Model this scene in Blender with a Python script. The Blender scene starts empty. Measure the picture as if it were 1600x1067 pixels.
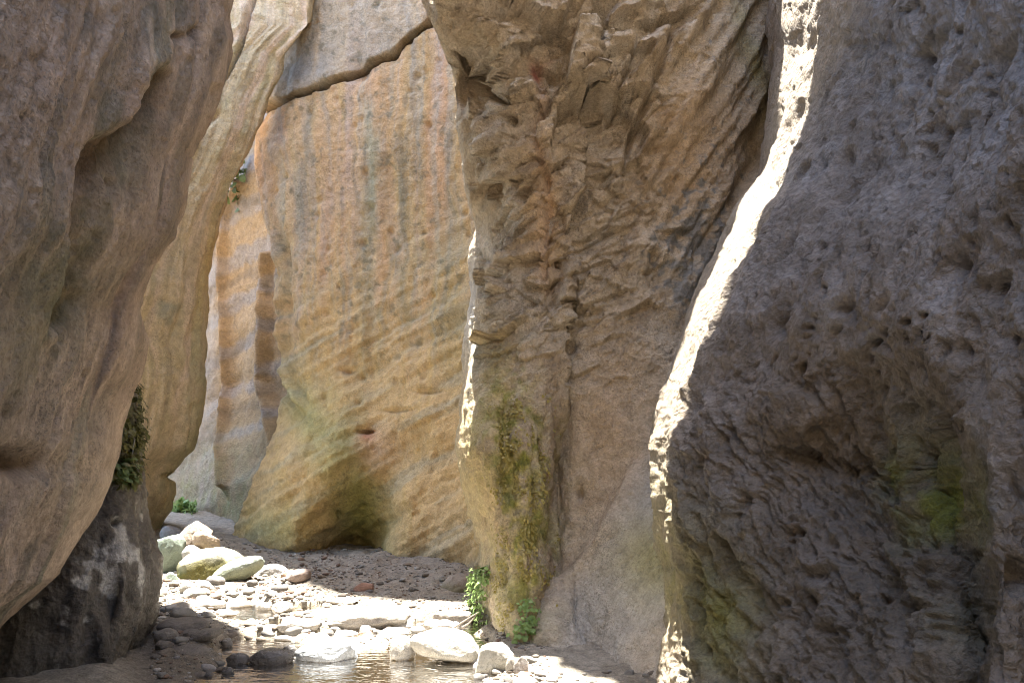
import bpy, math, random
import numpy as np
from mathutils import Vector

# ------------------------------------------------------------------ camera, sky, sun, exposure
F, CX, HY, CAMH = 1256.0, 800.0, 700.0, 1.6     # focal length and horizon of the photograph (1600 px wide), eye height
sc = bpy.context.scene
cam_d = bpy.data.cameras.new('camera'); cam = bpy.data.objects.new('camera', cam_d)
sc.collection.objects.link(cam); sc.camera = cam
cam.location = (0, 0, CAMH); cam.rotation_euler = (math.radians(90), 0, 0)
cam_d.sensor_width = 36.0; cam_d.lens = 36.0 * F / 1600.0
cam_d.shift_y = (HY - 533.5) / 1600.0
cam_d.clip_start = 0.05; cam_d.clip_end = 500.0

SUN_EL, SUN_AZ = 76.0, 20.0                     # azimuth: degrees to the left of straight ahead (+Y)
se, sa = math.radians(SUN_EL), math.radians(SUN_AZ)
to_sun = Vector((-math.sin(sa) * math.cos(se), math.cos(sa) * math.cos(se), math.sin(se)))
world = bpy.data.worlds.new('World'); sc.world = world; world.use_nodes = True
wn = world.node_tree.nodes; wl = world.node_tree.links
sky = wn.new('ShaderNodeTexSky'); sky.sky_type = 'NISHITA'; sky.sun_disc = False
sky.sun_elevation = se; sky.sun_rotation = -sa
wl.new(sky.outputs['Color'], wn['Background'].inputs['Color'])
wn['Background'].inputs['Strength'].default_value = 0.15
sun_d = bpy.data.lights.new('sun', 'SUN'); sun_d.energy = 3.9; sun_d.angle = math.radians(0.5)
sun_d.color = (1.0, 0.95, 0.87)
sun = bpy.data.objects.new('sun', sun_d); sc.collection.objects.link(sun)
sun.rotation_euler = (-to_sun).to_track_quat('-Z', 'Y').to_euler(); sun.location = to_sun * 60
vs = sc.view_settings
vs.view_transform = 'Standard'; vs.look = 'None'; vs.gamma = 1.0; vs.use_curve_mapping = False
vs.exposure = 3.62
sc.cycles.max_bounces = 8; sc.cycles.diffuse_bounces = 6; sc.cycles.glossy_bounces = 3
sc.cycles.transparent_max_bounces = 8; sc.cycles.use_denoising = True
sc.cycles.sample_clamp_indirect = 4.0; sc.cycles.use_guiding = True; sc.cycles.filter_width = 1.05

C = sc.collection
rng = np.random.default_rng(7)
random.seed(7)

# ------------------------------------------------------------------ numeric helpers
_g = rng.normal(size=(64, 3)); _g /= np.linalg.norm(_g, axis=1)[:, None]; _g *= 1.5
_gx, _gy, _gz = (np.ascontiguousarray(_g[:, k], np.float32) for k in range(3))
def _perlin_chunk(p, seed):
    fi = np.floor(p); f = (p - fi).astype(np.float32); i = fi.astype(np.int64).astype(np.uint32)
    u = f * f * f * (f * (f * 6 - 15) + 10)
    sd = np.uint32((seed * 2654435761) & 0xffffffff)
    hx = [i[0] * np.uint32(374761393) ^ sd, (i[0] + np.uint32(1)) * np.uint32(374761393) ^ sd]
    hy = [i[1] * np.uint32(668265263), (i[1] + np.uint32(1)) * np.uint32(668265263)]
    hz = [i[2] * np.uint32(873357471), (i[2] + np.uint32(1)) * np.uint32(873357471)]
    fx, fy, fz = (f[0], f[0] - 1), (f[1], f[1] - 1), (f[2], f[2] - 1)
    r = []
    for dx in (0, 1):
        for dy in (0, 1):
            hxy = hx[dx] ^ hy[dy]
            c = []
            for dz in (0, 1):
                h = hxy ^ hz[dz]
                h = (h ^ (h >> np.uint32(13))) * np.uint32(1274126177)
                h = ((h ^ (h >> np.uint32(16))) * np.uint32(2246822519)) >> np.uint32(26)
                c.append(_gx[h] * fx[dx] + _gy[h] * fy[dy] + _gz[h] * fz[dz])
            r.append(c[0] + (c[1] - c[0]) * u[2])
    a0 = r[0] + (r[1] - r[0]) * u[1]; a1 = r[2] + (r[3] - r[2]) * u[1]
    return a0 + (a1 - a0) * u[0]
def perlin(P, seed=0):
    shp = P.shape[:-1]; p = np.ascontiguousarray(P.reshape(-1, 3).T, np.float32)
    out = np.empty(p.shape[1], np.float32)
    for k in range(0, p.shape[1], 16384): out[k:k + 16384] = _perlin_chunk(p[:, k:k + 16384], seed)
    return out.reshape(shp)
def fbm(P, sc_=1.0, oct_=4, seed=0, gain=0.5, lac=2.03):
    a, s, o = 1.0, 0.0, 0.0
    q = P * sc_
    for k in range(oct_):
        o = o + a * perlin(q + k * 17.3, seed + k); s += a; a *= gain; q = q * lac
    return o / s
def ridged(P, sc_=1.0, oct_=4, seed=0, gain=0.55):
    a, s, o = 1.0, 0.0, 0.0
    q = P * sc_
    for k in range(oct_):
        o = o + a * (1 - 2.2 * np.abs(perlin(q + k * 9.7, seed + k))); s += a; a *= gain; q = q * 2.07
    return o / s
def _worley_chunk(p, seed):
    fi = np.floor(p); fr = (p - fi).astype(np.float32); i = fi.astype(np.int64).astype(np.uint32)
    n = p.shape[1]; f1 = np.full(n, 9.0, np.float32); hid = np.zeros(n, np.uint32)
    off = np.zeros((3, n), np.float32); M10 = np.uint32(1023); sd = np.uint32((seed * 2654435761) & 0xffffffff); inv = np.float32(1 / 1023)
    for dx in (-1, 0, 1):
        hx = (i[0] + np.uint32(dx & 0xffffffff)) * np.uint32(374761393) ^ sd
        for dy in (-1, 0, 1):
            hy = hx ^ (i[1] + np.uint32(dy & 0xffffffff)) * np.uint32(668265263)
            for dz in (-1, 0, 1):
                h = hy ^ (i[2] + np.uint32(dz & 0xffffffff)) * np.uint32(873357471)
                h = (h ^ (h >> np.uint32(13))) * np.uint32(1274126177)
                h = (h ^ (h >> np.uint32(16))) * np.uint32(2246822519); h ^= h >> np.uint32(15)
                ox = fr[0] - dx - (h & M10) * inv; oy = fr[1] - dy - ((h >> np.uint32(10)) & M10) * inv; oz = fr[2] - dz - ((h >> np.uint32(20)) & M10) * inv
                d = ox * ox + oy * oy + oz * oz
                m = d < f1
                np.copyto(f1, d, where=m); np.copyto(hid, h, where=m)
                np.copyto(off[0], ox, where=m); np.copyto(off[1], oy, where=m); np.copyto(off[2], oz, where=m)
    h2 = (hid ^ np.uint32(0x9e3779b9)) * np.uint32(2246822519); h2 ^= h2 >> np.uint32(15); h2 *= np.uint32(1274126177); h2 ^= h2 >> np.uint32(13)
    val = ((h2 >> np.uint32(8)) & M10) * inv; k = h2 & np.uint32(63)
    return np.sqrt(f1), val, off[0] * _gx[k] + off[1] * _gy[k] + off[2] * _gz[k]
def worley(P, sc_=1.0, seed=0):
    """nearest cell: distance F1, random value per cell, height of the cell's tilted plane"""
    shp = P.shape[:-1]; p = np.ascontiguousarray((P * sc_).reshape(-1, 3).T, np.float32)
    o = np.empty((3, p.shape[1]), np.float32)
    for k in range(0, p.shape[1], 16384): o[:, k:k + 16384] = _worley_chunk(p[:, k:k + 16384], seed)
    return o[0].reshape(shp), o[1].reshape(shp), o[2].reshape(shp) / sc_
def facets(P, sc_, seed, tilt=1.0, step=1.0):
    f1, v, t = worley(P, sc_, seed)
    return tilt * t * 0.5 + step * (v - 0.5) / sc_ * 0.4
def pits(P, sc_, seed, thr=0.5, size=0.5):
    """rounded hollows scattered over a surface (0 .. 1)"""
    f1, v, t = worley(P, sc_, seed)
    r = size * (0.35 + 0.65 * v)
    d = np.clip(1 - f1 / r, 0, 1)
    return np.where(v > thr, d * d * (3 - 2 * d), 0)
def ss(a, b, x):
    t = np.clip((x - a) / (b - a), 0, 1); return t * t * (3 - 2 * t)
def blob(px, py, cx, cy, rx, ry, rot=0.0):
    c, s = math.cos(math.radians(rot)), math.sin(math.radians(rot))
    dx, dy = px - cx, py - cy
    u, v = (c * dx + s * dy) / rx, (-s * dx + c * dy) / ry
    return np.exp(-(u * u + v * v))
def pline(px, py, pts):
    """distance to a polyline on the face, signed side (+ right of travel), position along it 0..1"""
    best = np.full(px.shape, 1e9); side = np.zeros(px.shape); al = np.zeros(px.shape)
    L = [math.dist(a, b) for a, b in zip(pts[:-1], pts[1:])]; T = sum(L); acc = 0
    for (a, b, l) in zip(pts[:-1], pts[1:], L):
        ux, uy = (b[0] - a[0]) / l, (b[1] - a[1]) / l
        t = np.clip((px - a[0]) * ux + (py - a[1]) * uy, 0, l)
        dx, dy = px - a[0] - t * ux, py - a[1] - t * uy
        d = np.hypot(dx, dy); n = d < best
        best = np.where(n, d, best); side = np.where(n, np.sign(ux * dy - uy * dx), side); al = np.where(n, (acc + t) / T, al)
        acc += l
    return best, side, al
def catmull(xk, yk, x):
    """monotone-ish cubic through knots, linear beyond the ends; yk may be 2-D (knots, n)"""
    xk = np.asarray(xk, float); yk = np.asarray(yk, float)
    m = np.gradient(yk, xk, axis=0)
    k = np.clip(np.searchsorted(xk, x) - 1, 0, len(xk) - 2)
    h = xk[k + 1] - xk[k]; t = np.clip((x - xk[k]) / h, 0, 1)
    if yk.ndim == 2: h = h[:, None]; t = t[:, None]
    t2, t3 = t * t, t * t * t
    return (2*t3 - 3*t2 + 1) * yk[k] + (t3 - 2*t2 + t) * h * m[k] + (-2*t3 + 3*t2) * yk[k+1] + (t3 - t2) * h * m[k+1]
def at(px, py, Y):
    return np.stack([(px - CX) / F * Y, Y + 0 * px, CAMH + (HY - py) / F * Y], -1)
def smooth1(a, n):
    k = np.hanning(2 * n + 1); k /= k.sum()
    return np.convolve(np.pad(a, n, mode='edge'), k, mode='valid')
def grid_normals(G):
    du = np.gradient(G, axis=1); dv = np.gradient(G, axis=0)
    N = np.cross(dv, du); N /= np.maximum(np.linalg.norm(N, axis=-1, keepdims=True), 1e-9)
    return N
def mix(a, b, m):
    a = np.asarray(a, float); b = np.asarray(b, float)
    return a + (b - a) * np.clip(m, 0, 1)[..., None]

# ------------------------------------------------------------------ object helpers
def link(name, me, parent=None):
    o = bpy.data.objects.new(name, me); C.objects.link(o)
    if parent is not None: o.parent = parent
    return o
def tag(o, label=None, cat=None, group=None, kind=None):
    if label: o['label'] = label
    if cat: o['category'] = cat
    if group: o['group'] = group
    if kind: o['kind'] = kind
    return o
def mesh_np(name, V, Q, col=None, mat=None, smooth=True):
    me = bpy.data.meshes.new(name)
    V = np.ascontiguousarray(V, np.float32); Q = np.ascontiguousarray(Q, np.int32)
    n, k = Q.shape
    me.vertices.add(len(V)); me.vertices.foreach_set('co', V.ravel())
    me.loops.add(n * k); me.loops.foreach_set('vertex_index', Q.ravel())
    me.polygons.add(n); me.polygons.foreach_set('loop_start', np.arange(0, n * k, k, dtype=np.int32))
    me.polygons.foreach_set('use_smooth', np.full(n, smooth, bool))
    me.update(calc_edges=True)
    if col is not None:
        a = me.color_attributes.new('tint', 'FLOAT_COLOR', 'POINT')
        c4 = np.ones((len(V), 4), np.float32); c4[:, :3] = col; a.data.foreach_set('color', c4.ravel())
    if mat is not None: me.materials.append(mat)
    return me
def grid_mesh(name, G, col, mat):
    r, c = G.shape[:2]
    idx = np.arange(r * c).reshape(r, c)
    Q = np.stack([idx[:-1, :-1], idx[1:, :-1], idx[1:, 1:], idx[:-1, 1:]], -1).reshape(-1, 4)
    return mesh_np(name, G.reshape(-1, 3), Q, None if col is None else np.clip(col.reshape(-1, 3), 0.004, 0.9), mat)

# ------------------------------------------------------------------ materials
def new_mat(name):
    m = bpy.data.materials.new(name); m.use_nodes = True
    return m, m.node_tree.nodes, m.node_tree.links, m.node_tree.nodes['Principled BSDF']
def noise_node(n, l, scale, detail, rough=0.6, vec=None, typ=None):
    t = n.new('ShaderNodeTexNoise'); t.inputs['Scale'].default_value = scale
    t.inputs['Detail'].default_value = detail; t.inputs['Roughness'].default_value = rough
    if vec is not None: l.new(vec, t.inputs['Vector'])
    return t
def rock_material(name, rough=0.9, grain=0.3, bump=0.012, speckle=0.35, stretch=(1, 1, 1), wet=None, scale=1.0):
    """vertex tint x fine mottling, dark lichen specks, grain and pock relief"""
    m, n, l, b = new_mat(name)
    tc = n.new('ShaderNodeTexCoord'); mp = n.new('ShaderNodeMapping'); l.new(tc.outputs['Object'], mp.inputs['Vector'])
    mp.inputs['Scale'].default_value = tuple(s * scale for s in stretch)
    v = mp.outputs['Vector']
    at_ = n.new('ShaderNodeAttribute'); at_.attribute_name = 'tint'
    n1 = noise_node(n, l, 9, 4, 0.68, v); n2 = noise_node(n, l, 46, 3, 0.7, v)
    r1 = n.new('ShaderNodeMapRange'); l.new(n1.outputs['Fac'], r1.inputs['Value'])
    r1.inputs['From Min'].default_value = .3; r1.inputs['From Max'].default_value = .7
    r1.inputs['To Min'].default_value = 1 - grain; r1.inputs['To Max'].default_value = 1 + grain
    r2 = n.new('ShaderNodeMapRange'); l.new(n2.outputs['Fac'], r2.inputs['Value'])
    r2.inputs['From Min'].default_value = .3; r2.inputs['From Max'].default_value = .7
    r2.inputs['To Min'].default_value = 1 - grain * .9; r2.inputs['To Max'].default_value = 1 + grain * .9
    mu = n.new('ShaderNodeMath'); mu.operation = 'MULTIPLY'; l.new(r1.outputs[0], mu.inputs[0]); l.new(r2.outputs[0], mu.inputs[1])
    sc1 = n.new('ShaderNodeVectorMath'); sc1.operation = 'SCALE'
    l.new(at_.outputs['Color'], sc1.inputs[0]); l.new(mu.outputs[0], sc1.inputs['Scale'])
    # lichen specks, gathered in patches
    n3 = noise_node(n, l, 75, 1, 0.6, v); n4 = noise_node(n, l, 2.3, 2, 0.6, v)
    add = n.new('ShaderNodeMath'); add.operation = 'MULTIPLY_ADD'; l.new(n4.outputs['Fac'], add.inputs[0]); add.inputs[1].default_value = .5
    l.new(n3.outputs['Fac'], add.inputs[2])
    r3 = n.new('ShaderNodeMapRange'); l.new(add.outputs[0], r3.inputs['Value'])
    r3.inputs['From Min'].default_value = .86; r3.inputs['From Max'].default_value = .95
    r3.inputs['To Min'].default_value = 0; r3.inputs['To Max'].default_value = speckle
    mx = n.new('ShaderNodeMix'); mx.data_type = 'RGBA'; l.new(r3.outputs[0], mx.inputs['Factor'])
    l.new(sc1.outputs[0], mx.inputs['A']); mx.inputs['B'].default_value = (.09, .085, .065, 1)
    l.new(mx.outputs['Result'], b.inputs['Base Color'])
    # relief
    vo = n.new('ShaderNodeTexVoronoi'); vo.inputs['Scale'].default_value = 30; l.new(v, vo.inputs['Vector'])
    n5 = noise_node(n, l, 18, 5, 0.72, v)
    h = n.new('ShaderNodeMath'); h.operation = 'MULTIPLY_ADD'; l.new(vo.outputs['Distance'], h.inputs[0]); h.inputs[1].default_value = .25
    l.new(n5.outputs['Fac'], h.inputs[2])
    bp = n.new('ShaderNodeBump'); bp.inputs['Strength'].default_value = 1.0; bp.inputs['Distance'].default_value = bump * 3
    l.new(h.outputs[0], bp.inputs['Height']); l.new(bp.outputs['Normal'], b.inputs['Normal'])
    b.inputs['Roughness'].default_value = rough; b.inputs['Specular IOR Level'].default_value = .25
    if wet:
        r5 = n.new('ShaderNodeMapRange'); l.new(n1.outputs['Fac'], r5.inputs['Value'])
        r5.inputs['From Min'].default_value = .4; r5.inputs['From Max'].default_value = .65
        r5.inputs['To Min'].default_value = wet; r5.inputs['To Max'].default_value = rough
        l.new(r5.outputs[0], b.inputs['Roughness']); b.inputs['Specular IOR Level'].default_value = .5
    return m
def leaf_material(name, c0, c1, trans=.25):
    m, n, l, b = new_mat(name)
    oi = n.new('ShaderNodeTexCoord'); nz = noise_node(n, l, 22, 2, .5, oi.outputs['Object'])
    rp = n.new('ShaderNodeMix'); rp.data_type = 'RGBA'; l.new(nz.outputs['Fac'], rp.inputs['Factor'])
    rp.inputs['A'].default_value = (*c0, 1); rp.inputs['B'].default_value = (*c1, 1)
    l.new(rp.outputs['Result'], b.inputs['Base Color']); b.inputs['Roughness'].default_value = .5
    b.inputs['Specular IOR Level'].default_value = .35
    tr = n.new('ShaderNodeBsdfTranslucent'); l.new(rp.outputs['Result'], tr.inputs['Color'])
    ms = n.new('ShaderNodeMixShader'); ms.inputs[0].default_value = trans
    l.new(b.outputs[0], ms.inputs[1]); l.new(tr.outputs[0], ms.inputs[2])
    l.new(ms.outputs[0], n['Material Output'].inputs['Surface'])
    return m
M = {}
M['cliff'] = rock_material('weathered_limestone', grain=.22, bump=.017, speckle=.4)
M['smooth_cliff'] = rock_material('streaked_limestone', grain=.20, bump=.011, speckle=.38)
M['pitted'] = rock_material('pitted_limestone', grain=.22, bump=.019, speckle=.3)
M['wet'] = rock_material('wet_dark_rock', grain=.4, bump=.014, wet=.28, rough=.75)
M['boulder'] = rock_material('boulder_stone', grain=.16, bump=.004, speckle=.45, scale=1.6)
M['wet_stone'] = rock_material('wet_black_stone', grain=.25, bump=.003, rough=.6, wet=.12, scale=1.6)
M['bed'] = rock_material('stream_gravel', grain=.35, bump=.010, speckle=.2, scale=1.6)

# ------------------------------------------------------------------ cliff builder
ROWS_IN = None
def edge(pts, py):
    p = sorted(pts); return smooth1(np.interp(py, [q[0] for q in p], [q[1] for q in p]), 3)
def cliff(name, left, right, pys, fracs, Yt, top, bottom, disp, color, mat, gain=1.0, step=2.0, ext_l=(), ext_r=(), ext_t=(), ext_n=8, dY=None, fr_gamma=1.0, hid=None):
    py = np.concatenate([np.arange(top, -40, 20.0), np.arange(max(top, -40), min(bottom, 1085), step), np.arange(min(bottom, 1085), bottom + 1, 10.0)])
    eL, eR = edge(left, py), edge(right, py)
    w = np.median(eR[(py > -50) & (py < 1085)] - eL[(py > -50) & (py < 1085)])
    nc = int(max(30, w / step)); fr = np.linspace(0, 1, nc) ** fr_gamma
    Yt = np.asarray(Yt, float)                       # rows: pys, columns: fracs
    A = catmull(pys, Yt, py)                         # (rows, nfrac)
    Y = catmull(fracs, A.T, fr).T
    px = eL[:, None] + (eR - eL)[:, None] * fr[None, :]
    pyg = np.repeat(py[:, None], nc, 1)
    if dY is not None: Y = Y + dY(px, pyg)
    G = at(px, pyg, Y)
    def extend(G0, path, n=8):
        cols = []; prev = np.zeros(3)
        for q, d in enumerate(path):
            m = n if q else max(n, ext_n)
            d = np.array([d[0], d[1], 0.0 if len(d) < 3 else d[2]])
            for k in range(1, m + 1): cols.append(G0 + prev + (d - prev) * k / m)
            prev = d
        return np.stack(cols, 1)
    if ext_r:
        E = extend(G[:, -1], ext_r); G = np.concatenate([G, E], 1); k = E.shape[1]
        px = np.concatenate([px, np.repeat(px[:, -1:], k, 1)], 1); pyg = np.concatenate([pyg, np.repeat(pyg[:, -1:], k, 1)], 1)
    if ext_l:
        E = extend(G[:, 0], ext_l)[:, ::-1]; G = np.concatenate([E, G], 1); k = E.shape[1]
        px = np.concatenate([np.repeat(px[:, :1], k, 1), px], 1); pyg = np.concatenate([np.repeat(pyg[:, :1], k, 1), pyg], 1)
    if ext_t:
        E = extend(G[0], ext_t, 12).transpose(1, 0, 2)[::-1]; G = np.concatenate([E, G], 0); k = E.shape[0]
        px = np.concatenate([np.repeat(px[:1], k, 0), px], 0); pyg = np.concatenate([np.repeat(pyg[:1], k, 0), pyg], 0)
    N = grid_normals(G)
    mid = N[N.shape[0] // 2, N.shape[1] // 2]; pm = G[G.shape[0] // 2, G.shape[1] // 2] - np.array([0, 0, CAMH])
    if np.dot(mid, pm) > 0: N = -N
    d = disp(G, px, pyg)
    G = G + N * d[..., None]
    col = color(G, px, pyg, d) * gain
    col = mix(col, col * .5, ss(.3, .45, fbm(G, 17, 3, 8, .6) + .5 * fbm(G, 1.7, 3, 9)) * .5)
    me = grid_mesh(name, G, col, mat)
    return link(name, me), (G, px, pyg)

ONE3 = np.array([1.0, 1.0, 1.0])
def an(P, a): return P * np.asarray(a, float)

# rock colours (linear albedo)
BEIGE = (.40, .31, .21); PALE = (.50, .42, .31); PINK = (.42, .28, .20); ORANGE = (.44, .26, .12); GREY = (.30, .28, .25)
SLATE = (.22, .22, .22); OLIVE = (.20, .18, .055); MOSS = (.13, .14, .03); BROWN = (.15, .085, .04); DARK = (.07, .06, .05); RED = (.34, .15, .09)

# ================================================================== near wall on the left (overhangs the stream)
L1_R = [(-1400, 470), (-900, 440), (-400, 395), (0, 367), (60, 360), (120, 345), (190, 320), (240, 296), (310, 290), (360, 277), (415, 245), (480, 218), (534, 217),
        (582, 205), (609, 192), (664, 175), (704, 172), (754, 165), (814, 135), (864, 112), (914, 95), (964, 35), (1004, 0), (1067, -60), (1200, -150)]
L1_L = [(-1400, -150), (700, -150), (1200, -260)]
GROOVE1 = [(250, 120), (236, 165), (205, 205), (165, 245), (140, 300), (122, 370), (108, 430), (98, 500)]
def l1_disp(P, px, py):
    d = .11 * fbm(P, .7, 3, 11) + .03 * fbm(an(P, (1, 1, .6)), 2.2, 4, 12)
    # flowing bands that run down with the edge of the wall
    e = np.interp(py, [q[0] for q in L1_R], [q[1] for q in L1_R]) - px
    Q = np.stack([e / 34 + .8 * fbm(P, 1.2, 2, 14), py / 420.0, P[..., 1] * .15], -1)
    d += .07 * perlin(Q, 15) * ss(330, 60, e) + .035 * perlin(Q * 2.3, 16) * ss(300, 60, e)
    d += .016 * fbm(P, 8, 4, 17, .6) * ss(60, 260, e) + .006 * fbm(P, 14, 3, 20, .6) - .035 * pits(P, 6, 18, .78, .45) - .02 * pits(P, 14, 19, .7, .5)
    d += .022 * perlin(Q * np.array([4.2, 1.6, 1]), 13) + .014 * perlin(Q * np.array([8.5, 2.5, 1]), 10)
    g, s, a = pline(px, py, GROOVE1)
    w = 10 + 16 * np.sin(np.pi * np.clip(a, 0, 1))
    d -= .075 * np.exp(-(g / w) ** 2) - .03 * np.exp(-((g - 30) / 16) ** 2) * (s > 0)
    d -= .22 * blob(px, py, 45, 722, 24, 15) + .06 * blob(px, py, 60, 720, 70, 26, 10)
    d -= .09 * blob(px, py, 302, 52, 10, 9, -40) + .06 * blob(px, py, 280, 60, 8, 7) + .08 * blob(px, py, 352, 25, 10, 26)
    return d
def l1_col(P, px, py, d):
    n1 = fbm(P, .9, 4, 21); n2 = fbm(P, 2.6, 4, 22)
    e = np.interp(py, [q[0] for q in L1_R], [q[1] for q in L1_R]) - px
    b = fbm(np.stack([e / 40 + n1, py / 500.0, 0 * e], -1), 1, 3, 23)
    c = mix((.31, .24, .17), (.40, .285, .205), .5 + 1.4 * n1)
    c = mix(c, (.16, .145, .12), ss(.0, .4, n2 + .6 * n1) * .8)
    c = mix(c, (.12, .11, .09), ss(.12, .35, fbm(P, 6, 4, 24, .6) + .4 * n2) * .6)
    c = mix(c, (.38, .29, .22), ss(.1, .35, fbm(P, 4, 3, 25)) * .5)
    c = mix(c, (.40, .30, .23), ss(.05, .35, b) * ss(260, 90, e) * .7)
    c = mix(c, (.25, .235, .16), ss(.05, .4, -b) * ss(240, 40, e) * .8)
    f2 = fbm(np.stack([e / 11 + n1, py / 240.0, 0 * e], -1), 1, 3, 26); c = mix(c, (.20, .165, .12), ss(.06, .35, f2) * .6 * ss(300, 120, e)); c = mix(c, (.50, .38, .28), ss(.06, .3, -f2) * .65 * ss(320, 120, e))
    g, s, a = pline(px, py, GROOVE1)
    c = mix(c, (.10, .058, .026), np.exp(-(g / (12 + 10 * np.sin(np.pi * a))) ** 2) * (.95 + .8 * n2))
    c = mix(c, OLIVE, blob(px, py, 60, 500, 130, 60, -60) * .35 + blob(px, py, 110, 330, 60, 160, 25) * .3 * ss(-.2, .3, n2))
    c = mix(c, BROWN, blob(px, py, 45, 722, 40, 24) * .9)
    c = mix(c, (.40, .31, .21), blob(px, py, 110, 740, 80, 110, 20) * .6)
    return c
l1, _ = cliff('cliff_wall', L1_L, L1_R, [-1400, -400, 0, 300, 550, 750, 900, 1067, 1200], [0, .4, .7, .88, .96, 1.0], [
    [2.0, 2.7, 3.6, 4.4, 5.0, 5.7],
    [1.9, 2.6, 3.5, 4.3, 4.8, 5.5],
    [1.85, 2.5, 3.4, 4.2, 4.7, 5.4],
    [1.85, 2.55, 3.45, 4.2, 4.6, 5.3],
    [1.9, 2.7, 3.6, 4.2, 4.5, 5.1],
    [1.9, 2.8, 3.6, 4.1, 4.4, 4.9],
    [1.9, 2.8, 3.5, 4.0, 4.3, 4.7],
    [1.9, 2.7, 3.3, 3.8, 4.1, 4.5],
    [1.9, 2.6, 3.2, 3.6, 3.9, 4.3]], -1400, 1200, l1_disp, l1_col, M['cliff'], gain=1.12, step=2.4, ext_n=48,
    ext_l=[(-.1, -2.2), (-.4, -6), (-.6, -12)], ext_r=[(-.25, .45), (-.9, 1.1), (-2.4, 2.0), (-6, 2.4)], ext_t=[(-1, -.3, .5), (-8, -.5, .8)])
tag(l1, 'shadowed near rock wall with brown stained groove leaning over the stream at the left edge', 'rock wall', kind='thing')

# ================================================================== dark wet buttress under it
L3_R = [(300, 120), (450, 165), (560, 195), (584, 201), (619, 220), (650, 223), (714, 221), (759, 227), (814, 232), (850, 245), (879, 254), (904, 257), (949, 252), (999, 236), (1067, 217), (1200, 195)]
def l3_disp(P, px, py):
    d = .10 * fbm(P, 1.1, 3, 31) + .09 * ridged(an(P, (1, 1, .5)), 1.8, 4, 32) - .06
    d += .035 * fbm(P, 8, 4, 33, .6) - .10 * blob(px, py, 178, 945, 14, 40) - .05 * blob(px, py, 140, 1000, 10, 50)
    d += .05 * facets(an(P, (1, 1, .6)), 3.2, 34) 
    d += .05 * blob(px, py, 181, 805, 12, 10) - .06 * blob(px, py, 181, 815, 8, 6)
    return d
def l3_col(P, px, py, d):
    n1 = fbm(P, 1.5, 4, 35); n2 = fbm(P, 6, 4, 36)
    c = mix((.06, .05, .041), (.12, .102, .082), .5 + 1.5 * n1)
    c = mix(c, (.04, .033, .027), ss(0, .3, n2))
    c = mix(c, (.46, .44, .40), ss(.16, .36, n2 + .5 * fbm(P, 2.2, 3, 38) + .55 * blob(px, py, 160, 880, 70, 60) - .16) * .75)
    m = ss(.0, .3, n1 + .75 * blob(px, py, 200, 670, 40, 95) - .38)
    c = mix(c, (.075, .07, .02), m * .9)
    c = mix(c, (.16, .19, .05), blob(px, py, 188, 742, 14, 20) * ss(-.2, .2, n2) * .9)
    c = mix(c, (.075, .045, .03), blob(px, py, 205, 730, 30, 24) * .7)
    return c
l3, l3_grid = cliff('rock_buttress', [(300, -100), (1200, -160)], L3_R, [300, 500, 600, 700, 850, 950, 1067, 1200], [0, .5, .75, .92, 1.0], [
    [5.6, 5.8, 6.0, 6.3, 7.0],
    [5.5, 5.7, 5.9, 6.2, 6.8],
    [5.4, 5.6, 5.8, 6.1, 6.7],
    [5.2, 5.45, 5.65, 5.95, 6.5],
    [5.0, 5.3, 5.5, 5.8, 6.4],
    [4.9, 5.2, 5.4, 5.7, 6.3],
    [4.8, 5.1, 5.3, 5.6, 6.2],
    [4.8, 5.0, 5.2, 5.5, 6.1]], 300, 1200, l3_disp, l3_col, M['wet'], step=2.0,
    ext_r=[(-.2, .45), (-.8, 1.1), (-2.5, 1.6)], ext_l=[(-2, -.4)])
tag(l3, 'dark wet rock buttress with mossy tip under the leaning left wall', 'rock buttress', kind='thing')

# ================================================================== pale wall behind it
L2_R = [(-160, 512), (-100, 505), (0, 492), (40, 492), (65, 466), (85, 446), (125, 436), (160, 421), (200, 411), (235, 396), (270, 381), (305, 366), (345, 356), (380, 346), (430, 331), (465, 328),
        (500, 321), (560, 321), (624, 318), (660, 312), (700, 305), (725, 285), (744, 276), (770, 278), (794, 272), (829, 250), (850, 240), (1200, 205)]
L2_L = [(-160, 300), (0, 290), (200, 240), (400, 180), (534, 150), (700, 110), (850, 60), (1200, 0)]
def l2_disp(P, px, py):
    e = np.interp(py, [q[0] for q in L2_R], [q[1] for q in L2_R]) - px
    d = .16 * fbm(P, .8, 3, 41)
    Q = np.stack([e / 26 + .8 * fbm(P, .8, 2, 43), py / 420.0, 0 * e], -1)
    d += .07 * perlin(Q, 44) + .03 * perlin(Q * 2.2, 45) + .015 * perlin(Q * 4.7, 40) + .04 * fbm(P, 4.5, 4, 46, .6)
    g, s, a = pline(px, py, [(400, -20), (385, 40), (378, 70), (362, 105), (350, 125)])
    d -= .20 * np.exp(-(g / 3.0) ** 2) * (a < .99) - .05 * (s > 0) * np.exp(-g / 18)
    d -= .10 * blob(px, py, 335, 185, 12, 4, -50)
    d -= .16 * blob(px, py, 268, 744, 14, 5)
    return d
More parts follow.
